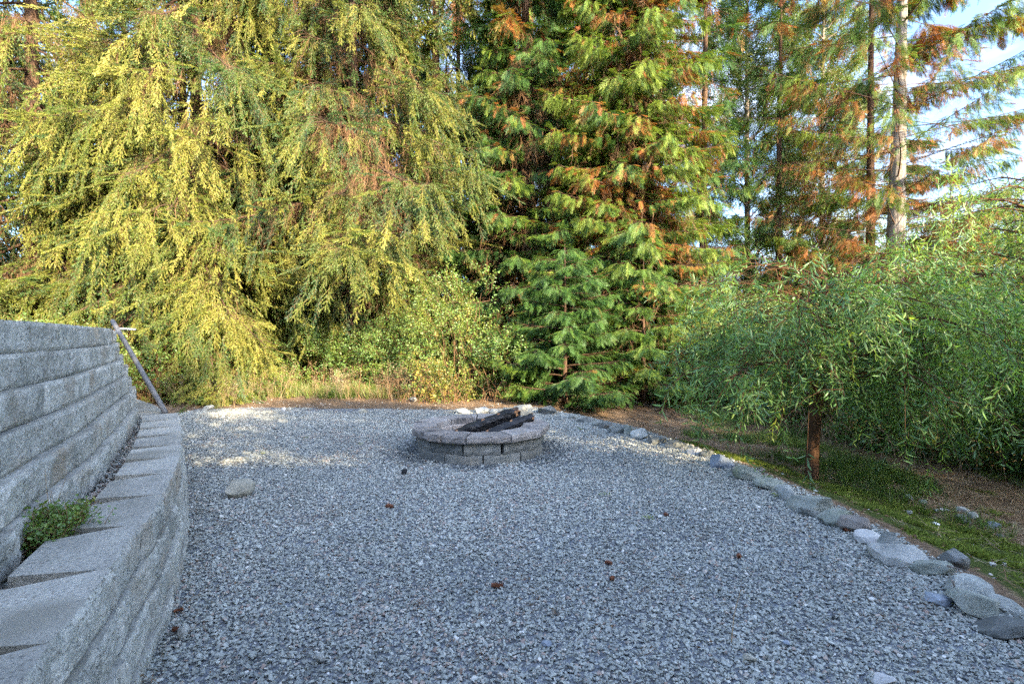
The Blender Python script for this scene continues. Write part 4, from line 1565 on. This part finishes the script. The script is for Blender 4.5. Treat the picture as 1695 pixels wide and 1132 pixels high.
# ---- broadleaf trees
def broadtree(name, label, group, base, Ht, r0, z0, spread, kind, seed, nl=26, dens=1.0, tint0=.55, tvar=.2, sprig=1.0, bark='bark_grey', gap=.4, up=.75, droopt=0.0, lean=(0, 0), cat='tree', zc=None, az=None, sub=7, leafn=7, hmin=None):
    r = np.random.RandomState(seed)
    bx, by = base[:2]; bz = float(H(bx, by)) - .04
    t_ = empty(name, (bx, by, bz)); tag(t_, label, cat, group)
    tm, tp = trunk_mesh(r0, Ht, seed, M[bark], lean, r1=r0 * .3, flare=1.15)
    link('trunk', tm, t_)
    polys = []; P = []; D = []
    for k in range(nl):
        zz = z0 + (Ht - z0) * (k + r.rand()) / nl
        c0 = np.array([np.interp(zz, tp[:, 2], tp[:, 0]), np.interp(zz, tp[:, 2], tp[:, 1]), zz])
        a = k * 2.4 + r.uniform(-.3, .3) if az is None else az(k, r)
        out = np.array([math.cos(a), math.sin(a), 0])
        Lb = spread * r.uniform(.6, 1.1) * (1 - .45 * (zz - z0) / max(.1, Ht - z0))
        tt = np.linspace(0, 1, 7)
        c = c0 + out * (Lb * tt)[:, None] + r.randn(3) * .05
        c[:, 2] += Lb * (up * tt - (droopt + .15) * tt ** 2.2)
        c[1:-1] += r.randn(5, 3) * .03 * Lb
        polys.append((c, max(.004, .014 * Lb), .003))
        for q in range(sub):
            u = .25 + .75 * (q + r.rand()) / sub
            p = np.array([np.interp(u, tt, c[:, j]) for j in range(3)])
            d = unit(out * .7 + r.randn(3) * .6 + np.array([0, 0, .35 - droopt]))
            l2 = (.2 + .35 * Lb * (1 - u * .6)) * r.uniform(.5, 1.0)
            s5 = np.linspace(0, 1, 4)
            c2 = p + d * (l2 * s5)[:, None]; c2[:, 2] -= l2 * s5 ** 2 * droopt * .9
            polys.append((c2, .005, .002))
            for j in range(int(leafn * dens)):
                w = r.rand()
                pp = np.array([np.interp(w, s5, c2[:, m]) for m in range(3)])
                dd = unit(d * .5 + r.randn(3) * .45 + np.array([0, 0, .2 - droopt * 1.5]))
                P.append(pp); D.append(dd)
    P = np.array(P) + np.array([bx, by, bz]); D = np.array(D)
    g = wnoise(P, 1.1, seed)
    keep = g > gap - .12
    P, D = P[keep], D[keep]
    tint = tint0 + tvar * (wnoise(P, 1.0, seed + 2) - .45) * 2 + tvar * .5 * r.randn(len(P))
    link('limb_network', limbs_mesh('limb_network', polys, M[bark], 4), t_)['kind'] = 'stuff'
    nh = np.tile(np.array([0, 0, 1.0]), (len(P), 1)) + r.randn(len(P), 3) * .35
    scatter('crown', S[kind], P, euler_from(D, nh), sprig * r.uniform(.75, 1.25, len(P)), tint, t_, seed=seed)
    print(name, len(P))
    return t_


GA = 'leafy trees against the sky'
broadtree('alder_tree', 'airy broadleaf tree with fine blue green leaves against the sky', GA, (xat(1235, 17.0), 17.0), 13, .12, 1.5, 2.6, 'alder', 51, nl=100, leafn=26, tint0=.36, sprig=.95, gap=.40)
broadtree('alder_tree', 'yellowing broadleaf tree behind the pale trunked cedar', GA, (xat(1360, 18.5), 18.5), 13, .13, 1.0, 3.0, 'alder', 52, nl=90, leafn=24, tint0=.58, sprig=1.05, gap=.40)
broadtree('alder_tree', 'leafy tree behind the right side of the pale trunked cedar', GA, (xat(1640, 19.0), 19.0), 5.0, .13, .6, 3.0, 'alder', 53, nl=50, leafn=12, tint0=.5, sprig=1.1, gap=.38)

# ---- young willow on the slope
wx, wy = at(1343, 797, -.2)


def willow(base, label, seed, Ht, nl, spread, r0, z0, fan=None, zlift=.55, dens=1, tint0=.4, group='willows on the slope', droop=.9):
    r = np.random.RandomState(seed)
    bx, by = base; bz = float(H(bx, by)) - .03
    t_ = empty('willow_tree', (bx, by, bz)); tag(t_, label, 'tree', group)
    tpts = [(0, 0, -.05), (.012, 0, .12), (.02, .0, .35), (.05, .01, .62), (.09, .0, .9), (.12, 0, 1.3), (.13, 0, Ht)]
    rad = [r0 * 1.25, r0 * 1.05, r0, r0 * .92, r0 * .7, r0 * .45, r0 * .2]
    link('trunk', tube_mesh('trunk', tpts, rad, M['bark_willow'], 14), t_)
    tp = np.array(tpts)
    polys = []; P = []; D = []; T = []
    for k in range(nl):
        zz = z0 + (Ht - z0) * (k / nl) ** 1.1
        c0 = np.array([np.interp(zz, tp[:, 2], tp[:, 0]), 0, zz])
        a = k * 2.4 + r.uniform(-.4, .4)
        if fan and r.rand() < .45: a = r.uniform(*fan)
        out = np.array([math.cos(a), math.sin(a), 0])
        Lb = spread * r.uniform(.65, 1.12) * (1 - .35 * k / nl)
        tt = np.linspace(0, 1, 10)
        c = c0 + out * (Lb * tt)[:, None]
        rise = zlift * r.uniform(.6, 1.25)
        c[:, 2] += Lb * (rise * 1.7 * tt - rise * 1.55 * tt ** 2.1)
        c[1:, :2] += np.cumsum(r.randn(9, 2), 0) * .018 * Lb
        polys.append((c, max(.006, .011 * Lb), .002))
        m = int(Lb * 7.5 * dens)
        for q in range(m):
            u = .22 + .78 * (q + r.rand()) / m
            p = np.array([np.interp(u, tt, c[:, j]) for j in range(3)])
            d = unit(out * .7 + r.randn(3) * .55 + np.array([0, 0, .45]))
            l2 = r.uniform(.25, .65)
            s5 = np.linspace(0, 1, 5)
            c2 = p + d * (l2 * s5)[:, None]; c2[:, 2] -= l2 * s5 ** 2 * droop * r.uniform(.4, 1.2)
            polys.append((c2, .0035, .0012))
            for j in range(4):
                w = (j + r.rand()) / 4
                pp = np.array([np.interp(w, s5, c2[:, mm]) for mm in range(3)])
                tang = unit(c2[min(4, int(w * 4) + 1)] - c2[int(w * 4)])
                P.append(pp); D.append(unit(tang * .8 + r.randn(3) * .5 + np.array([0, 0, -.45 * droop]))); T.append(u)
    P = np.array(P) + np.array([bx, by, bz]); D = np.array(D)
    g = wnoise(P, 1.4, seed)
    keep = (g > .41)
    keep &= ~(np.hypot(P[:, 0], P[:, 1]) < 1.7)
    P, D = P[keep], D[keep]
    tint = tint0 + .24 * r.randn(len(P)) + .06 + .7 * (wnoise(P, 1.1, seed + 3) - .45) + .2 * sstep(1.0, 2.4, P[:, 2])  # yellower with height: sunlight on the crown top painted into the leaf tint
    link('limb_network', limbs_mesh('limb_network', polys, M['bark_willow'], 4), t_)['kind'] = 'stuff'
    nh = np.tile(np.array([0, 0, 1.0]), (len(P), 1)) + r.randn(len(P), 3) * .3
    scatter('crown', S['willow'], P, euler_from(D, nh), r.uniform(.7, 1.15, len(P)), tint, t_, seed=seed)
    print('willow', len(P))
    return t_


willow((wx, wy), 'young willow with a slim reddish trunk standing on the mossy slope', 61, 1.85, 70, 1.35, .052, .72, dens=1.0, tint0=.36)
willow((5.7, 5.3), 'second willow right of the slim trunked one, its crown running out of frame', 62, 3.0, 80, 2.2, .06, .8, dens=1.0, tint0=.42)


# ------------------------------------------------------------------ shrubs and undergrowth
def shrub(name, label, group, c, rx, ry, h, kind, seed, n=500, tint0=.45, tvar=.25, sprig=1.0, z=None, stems=18, gap=.36, cat='shrub', wood='dead_wood', down=0.0, leafy=True):
    r = np.random.RandomState(seed)
    cx, cy = c; bz = float(H(cx, cy)) - .03 if z is None else z
    t_ = empty(name, (cx, cy, bz)); tag(t_, label, cat, group)
    polys = []
    tips = []
    for k in range(stems):
        a = r.rand() * 6.283; q = r.rand() ** .5
        b0 = np.array([math.cos(a) * rx * q * .35, math.sin(a) * ry * q * .35, 0])
        e = np.array([math.cos(a) * rx * q, math.sin(a) * ry * q, h * r.uniform(.55, 1.0) * (1 - .35 * q)])
        tt = np.linspace(0, 1, 6)
        cc = b0 + (e - b0) * tt[:, None]; cc[:, 2] = e[2] * (1.25 * tt - .25 * tt ** 3) ; cc[1:-1] += r.randn(4, 3) * .03
        polys.append((cc, .007, .002)); tips.append(cc)
    link('limb_network', limbs_mesh('limb_network', polys, M[wood], 4), t_)['kind'] = 'stuff'
    if leafy:
        u = r.randn(n, 3); u /= np.linalg.norm(u, axis=1, keepdims=True)
        rad = r.rand(n) ** .38
        lump = 1 + .35 * (wnoise(u * 1.4 + cx, 1.3, seed) - .45) * 2
        P = u * rad[:, None] * lump[:, None]
        P = P * np.array([rx, ry, h * .58]) + np.array([0, 0, h * .45])
        P[:, 2] = np.abs(P[:, 2]) + .02
        P += np.array([cx, cy, bz])
        P[:, 2] = np.maximum(P[:, 2], H(P[:, 0], P[:, 1]) + .02)
        g = wnoise(P, 1.8, seed)
        k = g > gap
        P = P[k]; u = u[k]
        D = u + np.array([0, 0, .5 - down]) + r.randn(len(P), 3) * .45
        D /= np.linalg.norm(D, axis=1, keepdims=True)
        nh = np.tile(np.array([0, 0, 1.0]), (len(P), 1)) + r.randn(len(P), 3) * .4 + u * .5
        tint = tint0 + tvar * (wnoise(P, 1.6, seed + 5) - .45) * 2 + tvar * .5 * r.randn(len(P))
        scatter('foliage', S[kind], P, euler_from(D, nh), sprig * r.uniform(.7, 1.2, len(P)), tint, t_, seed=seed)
    return t_


GS = 'shrubs along the forest edge'
shrub('shrub', 'tall yellow green shrub left of the ferny cedar', GS, (xat(765, 9.3), 9.3), .95, .6, 2.25, 'broad', 71, 1700, .50, .24, 1.0, stems=34)
shrub('shrub', 'darker leafy shrub at the foot of the tall yellow green one', GS, (xat(835, 8.8), 8.8), .6, .45, 1.1, 'broad', 72, 700, .35, .25, 1.0)
shrub('shrub', 'low mixed shrub with brown dead leaves behind the fire pit', GS, (xat(735, 8.75), 8.75), .6, .35, .75, 'broad', 73, 420, .62, .3, .9)
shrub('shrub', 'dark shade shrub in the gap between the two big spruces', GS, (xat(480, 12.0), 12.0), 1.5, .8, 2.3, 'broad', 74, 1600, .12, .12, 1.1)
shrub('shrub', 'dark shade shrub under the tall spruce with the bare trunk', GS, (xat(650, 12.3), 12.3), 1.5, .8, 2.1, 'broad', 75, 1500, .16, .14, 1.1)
shrub('shrub', 'yellow green shrub left of the bare reddish trunk', GS, (xat(530, 10.3), 10.3), .9, .5, 1.15, 'broad', 76, 1100, .45, .25, .9)
shrub('shrub', 'sunlit low shrub under the right side of the orange cedar', GS, (xat(1075, 9.5), 9.5), .9, .5, .95, 'broad', 77, 900, .62, .3, .9)
shrub('shrub', 'yellowish shrub where the brown dirt meets the willow', GS, (xat(1150, 9.9), 9.9), 1.0, .6, 1.35, 'broad', 78, 1100, .55, .3, .95)
shrub('shrub', 'leafy shrub behind the left end of the upper wall', GS, (-7.0, 7.9), 1.3, .6, 1.3, 'broad', 79, 1000, .45, .3, .9)
shrub('shrub', 'low green shrub behind the pole and upper wall', GS, (-6.0, 8.6), 1.0, .6, 1.1, 'broad', 80, 700, .4, .3, .9)
shrub('shrub', 'leafy shrub behind the upper wall near the left of frame', GS, (-9.0, 8.8), 1.5, .8, 1.9, 'broad', 81, 1100, .5, .3, 1.0)
for k, (px, y_, rx, h_, lb) in enumerate([
        (250, 9.4, .7, .5, 'bright green low plants behind the leaning pole'),
        (330, 9.4, .9, .5, 'bright yellow green clump at the ground under the drooping spruce'),
        (430, 9.5, .8, .5, 'bright green clump right of the drooping spruce foot'),
        (590, 10.8, 1.2, .7, 'green undergrowth clump in front of the bare reddish trunk')]):
    shrub('shrub', lb, GS, (xat(px, y_), y_), rx, .35, h_, 'small', 82 + k, 1100, .60, .25, 1.2, stems=10, gap=.42)

shrub('shrub', 'lush green shrub right of the bare reddish trunk', GS, (xat(660, 10.0), 10.0), .9, .5, 1.5, 'broad', 96, 1300, .40, .28, .95)
shrub('shrub', 'green shrub low between the dry weeds and the tall yellow green shrub', GS, (xat(700, 9.4), 9.4), .5, .4, .7, 'broad', 97, 500, .35, .25, .9)

GB = 'brambles behind the willow'
hedge = [(2.9, 10.2, 1.4), (3.75, 9.3, 1.3), (4.4, 8.4, 1.35), (4.9, 7.5, 1.4), (5.3, 6.6, 1.35), (5.7, 5.8, 1.3), (5.9, 4.95, 1.2), (6.4, 4.2, 1.2), (6.2, 9.5, 2.2), (7.4, 8.0, 2.0), (8.2, 6.4, 2.0)]
hl = ['bramble clump under the cedar farthest from the willow trunk', 'bramble clump with bare brown canes left of the willow trunk', 'bramble clump straight behind the willow trunk',
      'dark bramble clump just right of the willow trunk', 'dark bramble clump in the middle of the hedge on the right', 'bramble clump over the dry grass with hanging canes',
      'dark bramble clump near the right of frame above the stones', 'bramble clump beyond the right of frame', 'taller bramble mound in the second row behind the willow crown', 'taller bramble mound behind the second willow', 'taller bramble mound beyond the right of frame']
for k, ((x, y, h_), lb) in enumerate(zip(hedge, hl)):
    shrub('bramble', lb, GB, (x, y), .85, .75, h_, 'bramble', 100 + k, 620 if k < 8 else 700, .22, .2, 1.0 if k < 8 else 1.2, stems=26, gap=.34, cat='bush')


# arching bare canes at the foot of the brambles and of the forest edge
def canes(name, label, group, pts, seed, n, h, mat='dry_stem', spread=.6):
    r = np.random.RandomState(seed)
    polys = []
    for k in range(n):
        i = r.randint(len(pts)); x, y = pts[i]
        x += r.uniform(-.5, .5); y += r.uniform(-.3, .3)
        z = float(H(x, y))
        a = r.rand() * 6.28; L_ = h * r.uniform(.5, 1.3)
        tt = np.linspace(0, 1, 8)
        c = np.zeros((8, 3)); c[:, 0] = x + math.cos(a) * L_ * tt * spread; c[:, 1] = y + math.sin(a) * L_ * tt * spread
        c[:, 2] = z + L_ * (1.6 * tt - 1.35 * tt ** 2 * r.uniform(.7, 1.2)); c[1:] += np.cumsum(r.randn(7, 3), 0) * .012
        polys.append((c, r.uniform(.003, .006), .0015))
    o = link(name, limbs_mesh(name, polys, M[mat], 4))
    tag(o, kind='stuff')


canes('bare_canes', '', '', [(3.0, 9.2), (3.5, 8.6), (4.0, 7.8), (4.4, 7.0)], 5, 80, .8)
canes('bare_canes', '', '', [(4.8, 6.1), (5.1, 5.4), (5.3, 4.9)], 6, 40, .7)
canes('bare_canes', '', '', [(xat(700, 8.8), 8.8), (xat(640, 8.9), 8.9), (xat(770, 8.5), 8.5), (xat(200, 8.2), 8.2)], 7, 80, .7, 'dead_wood')


def ground_scatter(name, kind, n, x0, x1, y0, y1, dens, seed, scl, tint, upright=True, zoff=0.0):
    r = np.random.RandomState(seed)
    X = r.uniform(x0, x1, n); Y = r.uniform(y0, y1, n)
    k = r.rand(n) < dens(X, Y)
    X, Y = X[k], Y[k]; m = len(X)
    P = np.column_stack([X, Y, H(X, Y) + zoff])
    rot = np.stack([r.randn(m) * .12, r.randn(m) * .12, r.rand(m) * 6.283], 1)
    scatter(name, S[kind], P, rot, scl(r, m, X, Y), tint(r, m, X, Y), seed=seed)
    print(name, m)


def out_gravel(X, Y):
    return (~inside(gravel_poly, X, Y)).astype(float)


def slope(X, Y):
    return ((X > edge_x(np.minimum(Y, 7.7)) + .10) & (Y < 9.6)).astype(float)


# moss and clover on the slope
ground_scatter('moss', 'moss', 60000, 1.8, 6, .9, 6.8, lambda X, Y: slope(X, Y) * sstep(.45, .75, moss_amount(X, Y) * .8 + (fbm(X * 3.2, Y * 3.2) - .47) * 2.2), 201,
               lambda r, m, X, Y: r.uniform(.8, 1.6, m), lambda r, m, X, Y: .45 + .3 * r.randn(m))
ground_scatter('dry_grass', 'straw', 26000, 1.8, 7.5, .9, 9.8, lambda X, Y: slope(X, Y) * (.05 + .95 * sstep(.9, 1.5, X - edge_x(np.minimum(Y, 7.7)))) * (.35 + fbm(X * 2, Y * 2)), 202,
               lambda r, m, X, Y: r.uniform(.7, 1.3, m), lambda r, m, X, Y: .55 + .3 * r.randn(m))
ground_scatter('leaf_litter', 'litter', 30000, -9, 7, .9, 12, lambda X, Y: out_gravel(X, Y) * ((Y > 7.3) | (X > edge_x(np.minimum(Y, 7.7)) + .1)) * (.25 + .9 * sstep(.4, .6, fbm(X * 2.5, Y * 2.5))), 203,
               lambda r, m, X, Y: r.uniform(.5, 1.2, m), lambda r, m, X, Y: .35 + .3 * r.randn(m), zoff=.004)
ground_scatter('grass', 'grass', 16000, 2.3, 6.2, 2.0, 9.5, lambda X, Y: slope(X, Y) * .8 * sstep(.47, .62, fbm(X * 1.6 + 4, Y * 1.6)) * sstep(.9, 1.6, X - edge_x(np.minimum(Y, 7.7))), 204,
               lambda r, m, X, Y: r.uniform(.5, 1.1, m), lambda r, m, X, Y: .3 + .2 * r.randn(m))
ground_scatter('grass', 'grass', 9000, -7.5, .5, 8.2, 10.5, lambda X, Y: (.12 + .9 * sstep(.42, .6, fbm(X * .9, Y * .9))) * sstep(8.9, 9.4, Y), 205,
               lambda r, m, X, Y: r.uniform(.8, 1.9, m), lambda r, m, X, Y: .62 + .25 * r.randn(m))
ground_scatter('dry_weeds', 'weed', 900, -4.4, .3, 8.75, 10.4, lambda X, Y: np.exp(-((X + 2.2) / 1.1) ** 2) * (.04 + .75 * sstep(.42, .62, fbm(X * 2.3 + 1, Y * 2.3))), 206,
               lambda r, m, X, Y: r.uniform(.5, 1.15, m), lambda r, m, X, Y: .5 + .3 * r.randn(m))
ground_scatter('dry_weeds', 'weed', 120, -7.0, -4.2, 7.9, 9.3, lambda X, Y: .5 + 0 * X, 207,
               lambda r, m, X, Y: r.uniform(.4, .9, m), lambda r, m, X, Y: .4 + .3 * r.randn(m))
# bits of leaf and needle blown over the gravel
ground_scatter('leaf_litter', 'litter', 9000, -5.5, 2.1, 1.2, 8.4, lambda X, Y: inside(gravel_poly, X, Y) * (.05 + .30 * sstep(.52, .68, fbm(X * 1.9 + 2, Y * 1.9)) + .55 * sstep(6.2, 8.2, Y) + .25 * sstep(.35, .1, X - low_x(Y))), 208,
               lambda r, m, X, Y: r.uniform(.3, .8, m), lambda r, m, X, Y: .30 + .28 * r.randn(m), zoff=.028)
ground_scatter('needle_litter', 'straw', 7000, -5.5, 2.1, 1.2, 8.2, lambda X, Y: inside(gravel_poly, X, Y) * (.02 + .22 * sstep(.52, .68, fbm(X * 1.9 + 2, Y * 1.9)) + .2 * sstep(.3, .05, X - low_x(Y)) + .25 * sstep(6.5, 7.8, Y)), 210,
               lambda r, m, X, Y: r.uniform(.3, .7, m), lambda r, m, X, Y: .2 + .2 * r.randn(m), zoff=.024)
ground_scatter('tiny_weeds', 'moss', 70, -3.5, 2.0, 1.3, 6.5, lambda X, Y: inside(gravel_poly, X, Y) * .16, 211,
               lambda r, m, X, Y: r.uniform(.8, 1.6, m), lambda r, m, X, Y: .8 + 0 * X, zoff=.018)
ground_scatter('ground_pebbles', 'pebble', 9000, -7, 6, 1.0, 9.2, lambda X, Y: out_gravel(X, Y) * (.9 * ((Y > 7.5) & (X < 1.0)) + .12 * slope(X, Y)), 209,
               lambda r, m, X, Y: .018 * np.exp(r.randn(m) * .45), lambda r, m, X, Y: np.where(r.rand(m) < .5, r.uniform(.9, 1, m), r.uniform(.2, .85, m)), zoff=.004)

# single weed growing between the two walls
wx_, wy_ = at(95, 893, .39)
pl = empty('wall_weed', (-1.60, 1.80, .38)); tag(pl, 'leafy green weed growing between the two block walls', 'plant')
r = np.random.RandomState(3)
n = 260
a = r.rand(n) * 6.283; q = r.rand(n) ** .6
tdir = LOW.tan(1.9)
u_ = (r.rand(n) - .5) * .22; v_ = (r.randn(n)) * .035
P = np.column_stack([-1.545 + tdir[0] * u_ + tdir[1] * v_ * 1.0, 1.73 + tdir[1] * u_ - tdir[0] * v_, .39 + r.rand(n) * .085 * (1 - (abs(u_) / .2) ** 2)])
D = np.column_stack([np.cos(a) * q, np.sin(a) * q, np.full(n, .9)])
scatter('foliage', S['small'], P, euler_from(D, np.tile([0, 0, 1.], (n, 1)) + r.randn(n, 3) * .4), r.uniform(.5, .85, n), .52 + .12 * r.randn(n), pl)
pol = []
for k in range(5):
    b0 = np.array([r.uniform(-.05, .05), r.uniform(-.05, .05), .03]); e = b0 + np.array([r.uniform(-.05, .05), r.uniform(-.04, .04), r.uniform(.13, .24)])
    pol.append((b0 + (e - b0) * np.linspace(0, 1, 4)[:, None] + r.randn(4, 3) * .004, .0014, .0008))
link('stalk', limbs_mesh('stalk', pol, M['dry_stem'], 3), pl)['kind'] = 'stuff'

# ------------------------------------------------------------------ far forest closing the view
GF = 'trees deeper in the forest'
far = [(-17, 16, 'spruce', .35), (-13.5, 18, 'cedar', .3), (-10.5, 16.5, 'spruce', .4), (-7.2, 18.5, 'cedar', .28), (-4.6, 17, 'spruce', .3), (-2.0, 19, 'cedar', .25),
       (0.6, 17, 'cedar', .3), (3.2, 18, 'spruce', .35), (5.2, 21, 'cedar', .3)]
fl = ['far spruce beyond the left of frame', 'dim cedar far behind the left brown spruce', 'dim spruce behind the left of the big drooping spruce', 'dim cedar behind the big drooping spruce',
      'dim spruce in the gap between the two big spruces', 'dim cedar behind the bare trunked spruce', 'dim cedar behind the dark green cedar', 'dim spruce behind the orange flecked cedar', 'dim cedar in the far gap right of the orange flecked cedar']
for k, ((x, y, kd, tn), lb) in enumerate(zip(far, fl)):
    conifer('forest_tree', lb, 'tree', GF, (x, y), 16, .2, .8, 15, 2.9, kd, 300 + k, dens=.62, tint0=tn, droop=.35, step=.22, dead=.5, gap=.36, sprig=2.3, brown=.08)
fb = [(7.5, 17.0, 3.4), (9.6, 16.3, 3.4), (12.0, 16.5, 4.2), (14.6, 16.0, 4.8), (11.0, 20, 5.2), (15.5, 20, 6.4), (18, 17, 5.6), (6.3, 13.2, 2.2), (8.2, 12.0, 2.0), (10.6, 11.6, 2.0)]
fbl = ['thicket behind the rusty thin cedar', 'thicket at the foot of the slim brown trunk', 'thicket right of the pale trunk', 'thicket near the right of frame', 'second row thicket behind the pale trunk', 'second row thicket right of frame', 'thicket beyond the right of frame',
       'dark thicket right of the orange flecked cedar', 'thicket below the slim brown trunk', 'thicket in front of the pale trunk']
for k, ((x, y, h_), lb) in enumerate(zip(fb, fbl)):
    shrub('thicket', lb, 'thickets far behind the willow', (x, y), 1.9, 1.2, h_, 'alder', 330 + k, 1500, .45, .3, 1.35, stems=24, cat='bush')

# ------------------------------------------------------------------ behind the camera: the house put in unseen, sized to shade the gravel
hs = empty('house', (2.5, -6.5, 0)); tag(hs, 'pale sided house with a dark gabled roof standing behind the camera', 'house')
hw, hd, he, hr = 15.0, 3.4, 3.3, 5.5
v = [(-hw, -hd, 0), (hw, -hd, 0), (hw, hd, 0), (-hw, hd, 0), (-hw, -hd, he), (hw, -hd, he), (hw, hd, he), (-hw, hd, he), (-hw, 0, hr - .25), (hw, 0, hr - .25)]
link('wall', mesh('wall', v, [[0, 3, 7, 8, 4], [1, 5, 9, 6, 2], [2, 6, 7, 3], [0, 4, 5, 1]], M['house_siding']), hs)
o_ = .5
v = [(-hw - o_, -hd - o_, he - .3), (hw + o_, -hd - o_, he - .3), (hw + o_, 0, hr), (-hw - o_, 0, hr), (hw + o_, hd + o_, he - .3), (-hw - o_, hd + o_, he - .3)]
v += [(a, b, c - .15) for a, b, c in v]
link('roof', mesh('roof', v, [[0, 1, 2, 3], [3, 2, 4, 5], [6, 9, 8, 7], [9, 11, 10, 8], [0, 6, 7, 1], [5, 4, 10, 11], [0, 3, 9, 6], [3, 5, 11, 9], [1, 7, 8, 2], [2, 8, 10, 4]], M['house_shingle']), hs)

GH = 'garden trees behind the camera'  # unseen trees, placed and thinned to dapple the sunlight
for k, ((x, y), lb) in enumerate(zip([(2.2, -3.0), (5.2, -2.8), (8.4, -1.8)], ['garden tree behind the camera nearest the low wall', 'garden tree behind the camera beside the house corner', 'garden tree behind the camera toward the slope'])):
    broadtree('garden_tree', lb, GH, (x, y), (5.3, 5.2, 4.6)[k], .12, (2.9, 2.9, 2.4)[k], 1.7, 'alder', 400 + k, nl=46, dens=1.4, tint0=.4, sprig=1.7, gap=(.64, .59, .58)[k])
